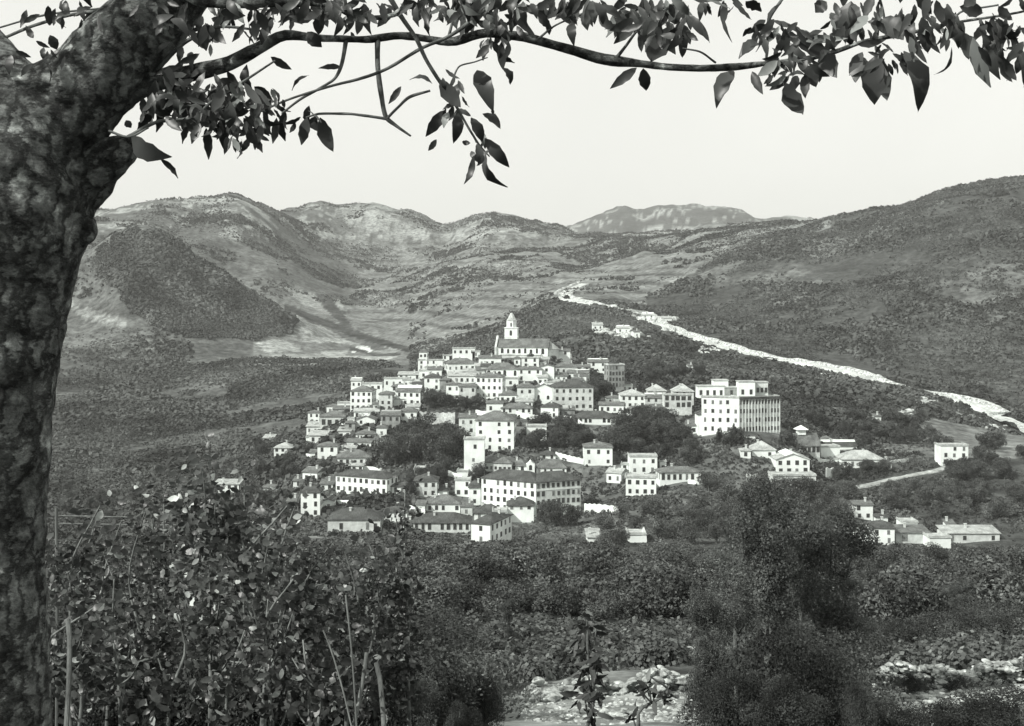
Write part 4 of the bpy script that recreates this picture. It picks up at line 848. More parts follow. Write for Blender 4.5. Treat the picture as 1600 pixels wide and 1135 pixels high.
tag(scatter('hillside_scrub', 95000, lambda px, py, Y, x, r: inpoly(px, py, RIGHT) & (n_(x, Y, 90, 61)*1.1+n_(x, Y, 25, 62)*.7 > r.random(len(x))*.8-.5) & offroad(x, Y) & clear(x, Y), 2.1, 'scrubfar', 2, yr=(745, 1750), pxr=(860, 1900), quads=10, qs=.48), 'dark scrub and low woodland covering the big hill at right', 'scrub')
tag(scatter('orchard', 52000, lambda px, py, Y, x, r: (px < 660-np.clip(Y-900, 0, 400)*.5) & ~inpoly(px, py, CONE) & ((py > 556+np.abs(n_(x, Y, 60, 5))*26) | ((px < 300) & (py > 480) & (r.random(len(x)) < .4))) & (n_(x, Y, 45, 77) > -.32+.4*(r.random(len(x))-.5)), 1.7, 'farlight', 3, yr=(430, 1180), pxr=(-260, 680), quads=10), 'olive orchards filling the valley floor at left', 'orchard')
tag(scatter('far_scrub', 150000, lambda px, py, Y, x, r: ~inpoly(px, py, CONE) & ~inpoly(px, py, RIGHT) & ~((px < 640) & (Y < 1700) & (py > 466) & (py > 466+(px-430)*.1)) & (n_(x, Y, 160, 71)+n_(x, Y, 40, 72)*.8 > -.12+.45*r.random(len(x))), 1.9, 'far', 4, yr=(1200, 2900), pxr=(-60, 1350), quads=7), 'scattered scrub on the distant mountain slopes', 'scrub')
tag(scatter('undergrowth', 85000, lambda px, py, Y, x, r: (n_(x, Y, 14, 81) > -.2+.5*(r.random(len(x))-.5)) & clear(x, Y) & ~inpoly(px, py, [(1430,665),(1500,636),(1620,680),(1620,745),(1480,700)]), 1.0, 'bushfar', 6, yr=(110, 700), pxr=(-150, 1750), quads=16, qs=.4), 'low scrub and weeds covering the slope below and around the village', 'undergrowth')
tag(scatter('undergrowth', 9000, lambda px, py, Y, x, r: ~((px > 780-100*(Y < 40)) & (px < 1290) & (Y < 52+14*n_(x, Y, 6, 3))) & ~((px > 1280) & (Y < 41)) , .6, 'bush', 8, yr=(38, 115), pxr=(-200, 1800), quads=110, qs=.12), 'tangled low bushes and grass on the near slope', 'undergrowth')
tag(scatter('wooded_slope', 30000, lambda px, py, Y, x, r: (px > 640) & (py > 470) & ~inpoly(px, py, RIGHT) & ((py < 545) | (Y > 690)) & offroad(x, Y) & clear(x, Y), 2.1, 'far', 5, yr=(690, 1230), pxr=(640, 1660), quads=12, qs=.46), 'dark wooded slope between the village and the hill road', 'woodland')
tag(scatter('wooded_slope', 7000, lambda px, py, Y, x, r: (n_(x, Y, 25, 19) > -.25) & clear(x, Y) & ~inpoly(px, py, [(1430,665),(1500,636),(1620,680),(1620,745),(1480,700)]), 1.7, 'far', 15, yr=(560, 700), pxr=(1090, 1750), quads=16, qs=.42), 'rough thicket on the slope right of the hotel', 'woodland')

# ---------------------------------------------------------------- individual trees
def free(x, y, pad=2.0): return all((x-a)**2+(y-b)**2 > (c+pad)**2 for a, b, c in HOUSES)
def clump(specs, kind, group, label):
    for px, py, h in specs:
        Y = hit(px, py, 400, 900); tree(kind, px, Y, h, label, group, wide=1.15)
def fillclump(x0, x1, y0, y1, n, hs, kind, group, label, ymin=380, poly=None, wide=1.15, lim=None, name=None, pad=3):
    r = random.Random(x0*7+y0); k = 0; tries = 0
    while k < n and tries < n*12:
        tries += 1; px, py = r.uniform(x0, x1), r.uniform(y0, y1)
        if poly and not inpoly(np.array(px), np.array(py), poly): continue
        Y = hit(px, py, ymin, 1500); g = ground(px, Y)
        if lim and not lim[0] < Y < lim[1]: continue
        if not free(g[0], g[1], pad): continue
        tree(kind, px, Y, r.uniform(*hs), label, group, wide, name=name); k += 1
fillclump(664, 700, 630, 640, 6, (7, 10), 'round', 'round dark trees on the retaining wall', 'dense round dark tree on the terrace above the pale retaining wall')
fillclump(700, 760, 634, 645, 7, (5, 7), 'round', 'tree row below the five-bay house', 'dark tree in the row under the large five-bay house')
fillclump(590, 725, 690, 735, 22, (9, 14), 'round', 'big dark grove left of the tall white house', 'tall dark broadleaf tree in the grove left of the four-storey white house')
fillclump(805, 900, 668, 705, 15, (6, 9), 'round', 'dark trees right of the tall white house', 'dark tree between the tall white house and the square villa')
fillclump(925, 960, 610, 640, 8, (7, 10), 'round', 'trees under the grey tower block', 'dark tree at the foot of the grey tower block')
fillclump(965, 1090, 665, 700, 26, (8, 12), 'round', 'central dark grove left of the hotel', 'tall dark tree in the grove left of the hotel')
fillclump(870, 1170, 690, 730, 22, (6, 9), 'round', 'garden trees between the villas and hotel', 'dark garden tree between the square villa and the hotel')
fillclump(1120, 1250, 682, 700, 12, (5, 9), 'tall', 'pointed trees before the hotel', 'slim pointed tree in front of the hotel')
fillclump(1230, 1460, 660, 705, 26, (6, 9), 'round', 'trees behind the villa complex', 'dark tree on the slope behind the villa complex')
fillclump(1290, 1400, 738, 752, 10, (5, 7), 'round', 'hedge trees before the villa complex', 'rounded dark tree in front of the low hipped house')
fillclump(1440, 1600, 700, 760, 20, (6, 9), 'round', 'trees around the white modern house', 'dark tree by the bend of the valley road')
fillclump(850, 905, 800, 825, 4, (8, 11), 'round', 'trees at the convent foot', 'dark tree standing against the right convent wing')
fillclump(1080, 1098, 628, 640, 3, (7, 9), 'cypress', 'cypresses left of the hotel', 'dark cypress squeezed between rounded roof and hotel')
fillclump(1010, 1100, 585, 600, 8, (8, 11), 'round', 'trees on the slope behind the round-roofed pair', 'dark tree on the slope behind the rounded roofs', 640)
fillclump(640, 760, 730, 790, 10, (5, 8), 'round', 'trees among the lower houses', 'dark tree among the lower left houses', pad=1)
fillclump(400, 520, 700, 800, 22, (5, 8), 'round', 'trees on the left village edge', 'dark tree on the left edge of the village')
fillclump(480, 660, 640, 760, 16, (3, 5), 'round', 'small garden trees between the west flank houses', 'small dark tree between houses of the west flank', pad=0)
fillclump(700, 940, 560, 650, 22, (3, 4.5), 'round', 'small trees between the summit houses', 'small dark tree between the summit houses', pad=0)
fillclump(1080, 1330, 765, 850, 30, (6, 10), 'olive', 'olive trees right of the villas', 'grey-leaved tree on the terrace below the right-hand complex', 300)
fillclump(940, 1340, 800, 860, 34, (5, 8), 'olive', 'olive trees below the villas', 'grey-leaved tree on the lower slope below the flat-roofed villas', 300)
fillclump(1380, 1600, 765, 812, 26, (5, 8), 'olive', 'olive trees above the farm', 'grey-leaved tree on the slope above the lower right farm', 300)
fillclump(80, 460, 770, 860, 40, (4, 7), 'olive', 'olive trees left of the village', 'grey-leaved tree in the valley left of the village', 300)
def place(px, Y):
    a = ['left of the thicket', 'below the broad dark-roofed house', 'below the white corner house', 'below the convent', 'below the tiny chapel', 'below the olive terraces', 'below the lower right farmhouse', 'below the long farm building']
    return a[int(min(7, max(0, (px-150)//185)))]
def lowveg():
    r = random.Random(5); c = 0
    for _ in range(5000):
        if c >= 290: break
        px, Y = r.uniform(60, 1660), 75*(410/75)**(r.random()**.8)
        g = ground(px, Y); py = HOR-g[2]*F/Y
        h = r.uniform(4, 7)*(.75 if Y < 120 else 1)
        top = HOR-(g[2]+h)*F/Y
        if top < 852-18*(px < 640)-(25 if 1080 < px < 1330 else 0) and Y > 250 and 460 < px < 1000: continue
        if top < 846: continue
        if not free(g[0], g[1], 3): continue
        tree('olive' if r.random() < .72 else 'round', px, Y, h, ('small ' if h < 4.8 else 'tall ' if h > 6.2 else '')+'scrubby tree '+place(px, Y)+(', nearest row' if Y < 130 else ', middle of the slope' if Y < 240 else ', farthest row'), 'trees on the near slope', 1.2); c += 1
lowveg()

# ---------------------------------------------------------------- foreground tree
def leafgeo(b, t, wd, r, curl=.18, fold=.25, teeth=True):
    """one leaf blade from base b to tip t (3-D), wd wide"""
    b = np.asarray(b, float); t = np.asarray(t, float); L = np.linalg.norm(t-b); ax = (t-b)/L
    side = np.cross(ax, r.normal(size=3)*.45+np.array([0, -1, 0])); side /= np.linalg.norm(side); nn = np.cross(side, ax)
    n = 9; V = []
    prof = [0.03, .55, .86, 1.0, .97, .86, .66, .34, 0.02]
    for i in range(n):
        u = i/(n-1); c = b+ax*L*u+nn*L*curl*math.sin(u*math.pi)*.6-np.array([0, 0, 1])*L*.10*u*(1-u)
        ww = wd*.5*prof[i]*(1+(.10 if (teeth and i % 2) else 0)); wav = .07*wd*math.sin(i*2.1+r.random())
        V += [c-side*ww+nn*ww*fold+nn*wav, c, c+side*ww+nn*ww*fold-nn*wav]
    Fc = []
    for i in range(n-1):
        a = 3*i; Fc += [(a, a+3, a+4, a+1), (a+1, a+4, a+5, a+2)]
    return np.array(V), np.array(Fc)
class LeafBag:
    def __init__(s): s.V = []; s.F = []; s.n = 0
    def add(s, V, Fc): s.V.append(V); s.F.append(Fc+s.n); s.n += len(V)
    def build(s, name, mat, parent): return link(name, npmesh(name, np.concatenate(s.V), np.concatenate(s.F), True), M[mat], parent)
def bark():
    m, n, b = base('bark', .8, .2)
    tc = n.nodes.new('ShaderNodeTexCoord'); mp = n.nodes.new('ShaderNodeMapping'); mp.inputs['Scale'].default_value = (1.3, 1.3, 1.5); n.links.new(tc.outputs['Object'], mp.inputs[0])
    t = n.nodes.new('ShaderNodeTexNoise'); t.inputs['Scale'].default_value = 8; t.inputs['Detail'].default_value = 9; t.inputs['Roughness'].default_value = .7; t.inputs['Distortion'].default_value = .35
    n.links.new(mp.outputs[0], t.inputs[0])
    r = n.nodes.new('ShaderNodeValToRGB'); e = r.color_ramp.elements; e[0].position = .36; e[0].color = grey(.045); e[1].position = .70; e[1].color = grey(.6)
    q = e.new(.46); q.color = grey(.11); q = e.new(.58); q.color = grey(.20)
    n.links.new(t.outputs[0], r.inputs[0]); n.links.new(r.outputs[0], b.inputs['Base Color'])
    t2 = n.nodes.new('ShaderNodeTexNoise'); t2.inputs['Scale'].default_value = 20; t2.inputs['Detail'].default_value = 9; t2.inputs['Roughness'].default_value = .75
    mp2 = n.nodes.new('ShaderNodeMapping'); mp2.inputs['Scale'].default_value = (1, 1, 1.7); n.links.new(tc.outputs['Object'], mp2.inputs[0]); n.links.new(mp2.outputs[0], t2.inputs[0])
    mr = n.nodes.new('ShaderNodeMapRange'); mr.inputs[1].default_value = .38; mr.inputs[2].default_value = .62; mr.inputs[3].default_value = .35; mr.inputs[4].default_value = 1.75; n.links.new(t2.outputs[0], mr.inputs[0])
    vs = n.nodes.new('ShaderNodeVectorMath'); vs.operation = 'SCALE'; n.links.new(r.outputs[0], vs.inputs[0]); n.links.new(mr.outputs[0], vs.inputs['Scale']); n.links.new(vs.outputs[0], b.inputs['Base Color'])
    ad = n.nodes.new('ShaderNodeMath'); n.links.new(t.outputs[0], ad.inputs[0]); n.links.new(t2.outputs[0], ad.inputs[1])
    vo = n.nodes.new('ShaderNodeTexVoronoi'); vo.feature = 'DISTANCE_TO_EDGE'; vo.inputs['Scale'].default_value = 16
    mp3 = n.nodes.new('ShaderNodeMapping'); mp3.inputs['Scale'].default_value = (1.2, 1.2, .55); dd = n.nodes.new('ShaderNodeVectorMath'); dd.operation = 'ADD'
    ds = n.nodes.new('ShaderNodeVectorMath'); ds.operation = 'SCALE'; ds.inputs['Scale'].default_value = .10; n.links.new(t2.outputs['Color'], ds.inputs[0])
    n.links.new(tc.outputs['Object'], mp3.inputs[0]); n.links.new(mp3.outputs[0], dd.inputs[0]); n.links.new(ds.outputs[0], dd.inputs[1]); n.links.new(dd.outputs[0], vo.inputs['Vector'])
    cm = n.nodes.new('ShaderNodeMapRange'); cm.inputs[1].default_value = 0; cm.inputs[2].default_value = .12; cm.inputs[3].default_value = .45; cm.inputs[4].default_value = 1; n.links.new(vo.outputs['Distance'], cm.inputs[0])
    vc = n.nodes.new('ShaderNodeVectorMath'); vc.operation = 'SCALE'; n.links.new(vs.outputs[0], vc.inputs[0]); n.links.new(cm.outputs[0], vc.inputs['Scale']); n.links.new(vc.outputs[0], b.inputs['Base Color'])
    ad2 = n.nodes.new('ShaderNodeMath'); ad2.operation = 'ADD'; n.links.new(cm.outputs[0], ad2.inputs[1])
    bp = n.nodes.new('ShaderNodeBump'); bp.inputs['Strength'].default_value = 1.0; bp.inputs['Distance'].default_value = .012; n.links.new(ad.outputs[0], ad2.inputs[0]); n.links.new(ad2.outputs[0], bp.inputs['Height']); n.links.new(bp.outputs[0], b.inputs['Normal'])
    return m
M['bark'] = bark()
def limb(parent, name, pts, mat, Y0=3.0, n=60, seg=20, rough=.06, seed=0):
    """pts: (px, py, radius px, distance)"""
    k_ = .8 if name == 'branch' else 1.0
    A = np.array([list(P(p[0], p[1], (p[3] if len(p) > 3 else Y0)))+[k_*p[2]/F*(p[3] if len(p) > 3 else Y0)] for p in pts]); Q = spline(A, n)
    V, Fc = tube(Q[:, :3], Q[:, 3], seg)
    c = np.repeat(Q[:, :3], seg, 0); d = V-c; rr = np.repeat(Q[:, 3], seg)[:, None]
    f = 1+rough*2*fbm(V[:, 0]*9+seed, V[:, 1]*9, V[:, 2]*5, 3, 90+seed)+rough*fbm(V[:, 0]*40, V[:, 1]*40, V[:, 2]*25, 2, 95+seed)
    V = c+d*f[:, None]
    k = len(V); V = np.concatenate([V, Q[-1:, :3]]); cap = [(k-seg+j, k-seg+(j+1) % seg, k, k) for j in range(seg)]
    mb = MB(); mb.v = [tuple(p) for p in V]; mb.f = [tuple(q) for q in Fc.tolist()]+[q[:3] for q in cap]
    return link(name, mb.mesh(name, True), M[mat], parent), Q
def fruit_tree():
    e = empty('fruit_tree', (P(-30, 1180, 3.0)[0], 3.0, float(H(-.9, 3.0))-.05), 0, 'big foreground tree with mottled bark and dark leafy branches reaching across the top', 'tree')
    off = np.array(e.location)
    def loc(o): o.location = -Vector(off); return o
    o, _ = limb(e, 'trunk', [(-43, 1330, 133.7), (-37, 1200, 116.5), (-37, 1050, 107.0), (-38, 900, 106.0), (-36, 760, 104.1), (-35, 680, 106.0), (-29, 600, 108.9), (-21, 520, 114.6), (-13, 440, 122.2), (-8, 385, 131), (-1, 330, 139), (7, 290, 138), (27, 240, 140.0), (54, 205, 120.0), (98, 172, 85.6), (141, 132, 71.6), (183, 84, 67.7), (233, 30, 61.9), (273, -20, 58.0), (321, -110, 53.2), (371, -260, 46.4)], 'bark', n=220, seg=56, rough=.045); loc(o)
    o, _ = limb(e, 'limb', [(80,235,60,3.05),(50,170,52,3.1),(12,118,40,3.15),(-30,70,36,3.2),(-90,10,32,3.3),(-160,-80,26,3.4)], 'bark', n=70, seg=30, seed=3); loc(o)
    o, _ = limb(e, 'limb', [(20,350,52,3.10),(78,302,66,3.07),(125,270,57,3.03),(166,247,38,3.01),(194,236,26,3.0),(211,233,17,3.0),(218,234,7,3.0)], 'bark', n=40, seg=24, seed=6, rough=.12); loc(o)
    o, _ = limb(e, 'burl', [(70,335,46,3.08),(105,350,42,3.04),(128,361,24,3.02),(141,368,12,3.0),(147,370,4,3.0)], 'bark', n=16, seg=18, seed=8, rough=.15); loc(o)
    BR = [  # (px, py, r px, Y)
     [(150,160,42,3.03),(200,140,32,3.01),(240,128,24,3.0),(300,114,17,2.98),(350,102,15,2.96),(400,78,12,2.95),(450,55,10,2.94),(500,60,7,2.95),(564,62,7,2.97),(590,60,8.5,3.0),(625,56,8,3.0),(667,61,7.5,3.0),(700,66,8,3.0),(760,52,9,3.0),(811,57,9.5,3.02),(870,72,10,3.04),(912,84,10,3.05),(950,94,10.5,3.06),(995,99,8,3.08),(1045,105,7.5,3.1),(1095,107,7,3.1),(1145,105,7.5,3.12),(1200,99,5,3.15),(1275,89,5,3.2),(1305,81,5,3.2),(1350,65,4,3.2),(1412,54,3.6,3.22),(1480,38,3,3.25),(1600,18,2,3.3),(1680,0,1.5,3.3)],
     [(285,-10,14,2.9),(330,2,13,2.88),(400,4,11,2.88),(470,2,9,2.9),(520,8,7,2.9),(560,28,5,2.92),(620,22,4,2.95),(640,-10,3,2.95)],
     [(541,62,4.5,2.96),(534,100,4,2.94),(524,122,3.5,2.93),(500,138,3,2.92),(470,155,2.8,2.92),(440,178,2,2.92)],
     [(590,60,5.5,3.0),(590,100,5,2.98),(596,150,4.8,2.97),(603,183,4.5,2.97),(618,196,3.5,2.98),(642,213,2,2.98)],
     [(604,186,3.2,2.97),(570,181,2.8,2.96),(540,178,2.6,2.96),(500,178,2.4,2.95),(478,184,1.6,2.95)],
     [(604,186,2.8,2.97),(622,168,2.6,2.95),(640,152,3.2,2.94),(672,142,2.4,2.93)],
     [(400,178,1.5,2.85),(445,158,2.4,2.86),(520,134,2.8,2.88),(560,124,3,2.9),(600,110,3.2,2.92),(660,75,3.4,2.93),(700,58,3.6,2.95),(740,30,3.8,2.96),(785,-10,4,3.0)],
     [(608,-5,5,2.85),(628,28,4.6,2.86),(650,60,4.2,2.87),(665,92,4,2.88),(690,132,3.8,2.9),(712,165,3.2,2.9),(735,205,2.4,2.92),(750,228,2,2.92),(765,245,1.4,2.92)],
     [(700,62,3,3.0),(708,30,2.4,3.0),(716,-8,2,3.0)], [(705,130,2,2.9),(718,104,1.8,2.92),(745,96,1.6,2.94),(762,90,1.2,2.94)],
     [(832,60,4,3.02),(818,30,3.4,3.0),(800,-6,3,3.0)], [(962,92,4.5,3.06),(978,72,3,3.04),(996,48,2.6,3.02),(1030,22,3,3.0),(1072,-6,3,3.0)],
     [(1066,76,2,3.05),(1090,80,2,3.06),(1118,98,2.2,3.1)], [(1197,98,2.6,3.15),(1200,40,3,3.1),(1225,-6,3,3.1)], [(1385,58,3,3.2),(1380,20,3,3.18),(1372,-10,3,3.15)],
     [(1205,98,3,3.12),(1240,96,2.4,3.1),(1283,86,2,3.1)], [(200,215,5,2.85),(250,190,3.4,2.85),(300,185,3,2.85),(330,160,2.6,2.86),(380,128,2.4,2.88),(430,95,2,2.9)],
     [(10,58,3,3.2),(60,38,3.4,3.1),(120,22,3.6,3.05),(180,14,3.4,3.0)], [(-10,46,2,3.3),(80,22,2.2,3.3),(170,12,2,3.3)], [(235,120,5,3.0),(300,60,4,2.95),(350,42,3,2.9),(420,50,2,2.9)],
     [(840,62,2.4,3.0),(868,40,2,3.0),(905,24,2,3.0),(940,8,2,3.0)], [(1480,40,2.4,3.25),(1500,20,2,3.2),(1560,8,2,3.2)], [(170,205,3,2.8),(200,214,2.4,2.8),(232,200,2,2.8)],
    ]
    r = np.random.default_rng(77); W = []
    for i, b in enumerate(BR):
        big = i < 2
        o, Q = limb(e, 'branch', b, 'bark' if big else 'twig', n=140 if i == 0 else 36, seg=12 if big else 8, rough=.13, seed=i); loc(o); W.append(Q)
    bag = LeafBag()
    def leaf(bx, by, tx, ty, wd, Y=None):
        Y = Y or r.uniform(2.75, 3.1); L = math.hypot(tx-bx, ty-by)
        bag.add(*leafgeo(P(bx, by, Y), P(tx, ty, Y+r.uniform(-.5, .5)*L/F*Y), wd/F*Y, r, curl=r.uniform(-.35, .5), fold=r.uniform(.05, .45)))
    LV = [(423,89,456,109,12),(533,105,497,107,9),(483,118,456,142,9),(676,132,640,125,12),(627,135,607,163,10),(696,172,665,214,18),(682,218,669,236,9),(713,172,708,225,18),(745,110,771,176,27),(769,170,771,180,5),
     (754,178,782,202,16),(736,184,754,222,17),(757,216,796,262,19),(760,236,793,293,19),(745,225,748,260,13),(740,243,725,288,11),(722,222,735,224,8),(688,125,720,168,25),(783,66,786,110,14),(786,106,797,133,15),(797,15,838,58,13),
     (480,184,471,227,18),(500,184,521,238,23),(432,184,426,225,12),(437,187,446,221,13),(386,100,397,144,18),(480,50,503,74,20),(430,5,442,32,20),(498,23,498,55,18),(548,50,556,66,8),(205,215,268,246,32),(250,248,278,279,11),(78,55,89,78,15),(52,60,40,40,10),
     (905,15,867,31,20),(893,35,897,73,15),(915,20,918,48,15),(935,25,965,47,15),(985,20,960,60,16),(990,40,998,66,15),(1010,25,1025,62,20),(1033,50,1016,97,40),(1070,28,1109,67,16),(1073,50,1091,64,9),(1128,4,1144,67,7),(995,106,953,139,15),(1005,107,1010,142,18),
     (1145,110,1119,169,26),(1205,40,1166,54,14),(1190,70,1154,92,22),(1175,112,1192,148,14),(1222,5,1198,38,9),(1240,58,1325,60,13),(1285,78,1307,122,28),(1245,68,1302,84,24),(1228,130,1255,179,32),(1262,103,1275,137,22),(1292,3,1274,20,22),(1330,2,1330,70,48),(1298,20,1306,44,14),
     (1345,88,1336,129,27),(1366,88,1366,164,38),(1380,95,1386,158,24),(1412,80,1434,176,31),(1380,28,1412,62,32),(1440,28,1450,84,26),(1487,74,1459,117,8),(1478,20,1502,78,32),(1520,58,1548,137,23),(1540,66,1563,125,19),(1584,70,1600,137,22),(1560,10,1582,32,16),(1500,10,1536,20,22),(1560,28,1590,62,32),
     (1340,70,1385,62,12),(1215,95,1183,120,16),(1180,60,1215,45,16),(1060,10,1085,30,18),(1090,2,1102,26,14),(1165,2,1190,18,22),(300,190,285,225,14),(322,200,326,250,14),(345,190,350,235,14),(385,200,405,228,16),(197,188,205,200,12)]
    for l in LV: leaf(*l)
    CL = [(330,170,100,34,120,38),(300,150,70,45,70,36),(375,205,40,22,34,30),(350,30,110,34,70,36),(520,14,80,22,60,36),(760,16,70,26,80,36),(780,55,30,30,22,32),(700,10,50,16,24,32),(905,10,42,16,30,40),(1000,28,48,26,42,38),(1045,40,34,40,34,40),
          (1212,62,48,30,46,40),(1235,110,42,24,34,40),(1340,30,44,34,40,46),(1375,100,36,26,26,40),(1440,40,50,40,44,44),(1520,50,46,40,44,44),(1570,80,34,30,20,40),(1590,30,30,30,16,38),(60,90,50,26,18,30),(110,20,70,18,20,30),(420,160,30,16,18,28),(705,150,20,40,14,28),(745,235,22,26,8,26),
          (290,70,40,30,16,30),(240,170,30,22,16,36),(655,20,70,16,18,34),(860,30,20,20,6,30),(1110,10,40,14,12,34),(1290,70,30,20,10,36),(470,185,26,14,10,28),(250,20,40,20,18,34)]
    for cx, cy, rx, ry, n, L in CL:
        for _ in range(int(n*(.8 if cx > 1150 else .95))):
            a, q = r.random()*6.28, r.random()**.5; x, y = cx+rx*q*math.cos(a), cy+ry*q*math.sin(a)
            th = math.radians(90+r.normal()*48); l = L*r.uniform(.45, 1.15)*(.85 if cx > 1150 else 1)
            if y > 20 or cy > 25: pass
            leaf(x, y-l*.3, x+l*math.cos(th), y+l*.7*math.sin(th), l*r.uniform(.26, .46), r.uniform(2.6, 3.3))
    # leaves above the frame, so that the crown shades its own trunk
    for _ in range(900):
        x, y = r.uniform(-500, 1700), r.uniform(-700, -30); th = math.radians(90+r.normal()*50); l = r.uniform(30, 55)
        leaf(x, y, x+l*math.cos(th), y+l*math.sin(th), l*.4, r.uniform(2.2, 3.9))
    for c0, rad, nn in (((-1.5, 2.45, 1.25), (.30, .30, .26), 230), ((-1.15, 2.55, 1.45), (.3, .3, .25), 150), ((-2.0, 2.4, .12), (.28, .3, .42), 230), ((-2.0, 2.45, -.6), (.3, .3, .4), 120)):
        for _ in range(nn):   # unseen leaf clusters added on the sunny side to shade limb and lower trunk
            c = np.array(c0)+r.normal(size=3)*np.array(rad)*.6; d = np.array([r.normal()*.4, r.normal()*.4, -1]); d /= np.linalg.norm(d); l = r.uniform(.05, .08)
            bag.add(*leafgeo(c, c+d*l, l*.45, r))
    o = bag.build('foliage', 'cherryleaf', e); loc(o)
fruit_tree()

# ---------------------------------------------------------------- near plants
def sapling(px, Y, top, spread, n, lf, label, group=None, name='sapling', forked=False, seed=0, stemmat='stem', cat='sapling', low=.15, rad=7, narrow=1.0, lmat='nearleaf'):
    g = ground(px, Y); ht = HOR and ((HOR-top)/F*Y-g[2]); r = np.random.default_rng(seed+1000)
    e = empty(name, g, 0, label, cat, group); sw = spread/F*Y
    path = spline([(0,0,-.1),(r.normal()*.03,0,ht*.35),(r.normal()*.08,r.normal()*.05,ht*.7),(r.normal()*.1,0,ht)], 14)
    mb = MB(); mb.add(*tube(path, np.linspace(rad/F*Y*.5, .005, 14), 8)); stems = [path]
    for k in range(7 if not forked else 9):
        z0 = ht*(low+r.random()*.6); a = r.random()*6.28; i = int(z0/ht*13); st = path[i]
        en = st+np.array([math.cos(a)*sw*(.4+.6*r.random()), math.sin(a)*sw*.8, ht*r.uniform(.1, .35)]); q = spline([st, (st+en)/2+np.array([0,0,-.04*ht]), en], 8); mb.add(*tube(q, np.linspace(.35*rad/F*Y*.6, .004, 8), 6)); stems.append(q)
    if forked:
        st = path[3]; en = st+np.array([.16, 0, .22]); mb.add(*tube(spline([st, en], 4), np.linspace(.028, .016, 4), 8))
    mb.build('stem', M[stemmat], e, True)
    bag = LeafBag()
    for k in range(n):
        q = stems[r.integers(len(stems))]; c = q[min(len(q)-1, int(len(q)*(.25+.75*r.random())))]+r.normal(size=3)*np.array([sw*.24, sw*.24, ht*.07])
        if c[2] < ht*low: continue
        d = np.array([r.normal(), r.normal(), -.35+r.normal()*.5]); d /= np.linalg.norm(d); l = lf*r.uniform(.6, 1.25)
        bag.add(*leafgeo(c, c+d*l, l*narrow*r.uniform(.42, .62), r, curl=r.uniform(-.2, .3), fold=r.uniform(.0, .3), teeth=False))
    bag.build('foliage', lmat, e); return e
SP = [ # px, Y, top, spread px, leaves, label
 (112,8.5,790,60,480,'leafy sapling right beside the big trunk at lower left'),(165,9.5,815,70,480,'second sapling from the big trunk with pale glinting leaves'),(225,9.0,800,70,520,'sapling left of the forked pale stem'),
 (262,11.5,770,70,480,'taller sapling behind the second one from the trunk'),(330,8.6,745,80,620,'sapling on a forked pale stem at lower left'),(385,11,735,80,560,'tall sapling before the glimpsed white house'),
 (408,8.4,790,70,520,'sapling on a thin straight pale stem right of the forked one'),(455,10,765,70,560,'sapling whose top hides the small white cottage'),(485,9,845,60,460,'sapling in the middle of the thicket under the narrow tower house'),
 (540,9.5,862,60,460,'sapling under the broad dark-roofed house'),(590,10.5,830,48,420,'sapling left of the tall slender one'),(628,11.5,742,34,420,'tall slender sapling standing up against the row house'),
 (640,10.5,850,40,420,'rightmost sapling of the near thicket'),(300,12.5,800,90,520,'wide sapling behind the forked stem'),(190,7.6,905,60,300,'low sapling with large pale leaves near the bottom edge'),(430,7.6,905,60,260,'low dark sapling between the two stakes and thin stem'),
 (560,8.0,960,60,300,'low sapling around the leaning stake'),(120,7.5,950,50,240,'low plant with drooping leaves at the foot of the big trunk'),(260,7.3,960,60,300,'low leafy plant left of the forked stem foot'),(360,7.4,985,60,300,'low leafy plant right of the forked stem foot'),(490,7.2,1000,60,300,'low leafy plant at the bottom under the thicket')]
for i, (px, Y, top, spr, n, lb) in enumerate(SP): sapling(px, Y, top, spr, int(n*(1.35 if n > 310 else .55)), .07, lb, 'young trees in the near thicket', seed=i, forked=(i == 4), rad=(11 if i in (4, 6) else 7), low=(.32 if i in (4, 6) else .12))
sapling(905, 6.2, 955, 30, 170, .085, 'drooping dark plant with long hanging leaves before the stony path', None, 'drooping_shrub', seed=50, cat='shrub', stemmat='twig', narrow=.55, lmat='cherryleaf')
sapling(1000, 6.8, 1058, 26, 44, .085, 'small plant with hanging leaves right of the drooping one', None, 'drooping_shrub', seed=51, cat='shrub', stemmat='twig', narrow=.55, lmat='cherryleaf')
def stake(x0, y0, x1, y1, Y, rpx, label, name='wooden_stake'):
    a = P(x0, y0, Y); b = P(x1, y1, Y+.1); d = (a-b)/np.linalg.norm(a-b); a2 = a+d*.6
    V, Fc = tube(spline([tuple(b), tuple((a+b)/2+.01), tuple(a2)], 10), np.full(10, rpx/F*Y), 9); mb = MB().add(V, Fc); mb.f.append(tuple(range(8, -1, -1)))
    tag(mb.build(name, M['wood']), label, 'stake')
stake(561,1078,573,1020,7.4,3.2,'leaning pale stake in the thicket at the bottom')
stake(592,1085,588,1036,7.3,4,'upright pale stake right of the leaning one')
stake(104,1040,106,968,7.0,4,'short pale stake beside the foot of the big trunk')
stake(553,1120,540,930,6.6,1.4,'thin dry cane slanting through the thicket')
stake(524,1055,505,985,6.9,1.3,'shorter dry cane left of the long slanting one')
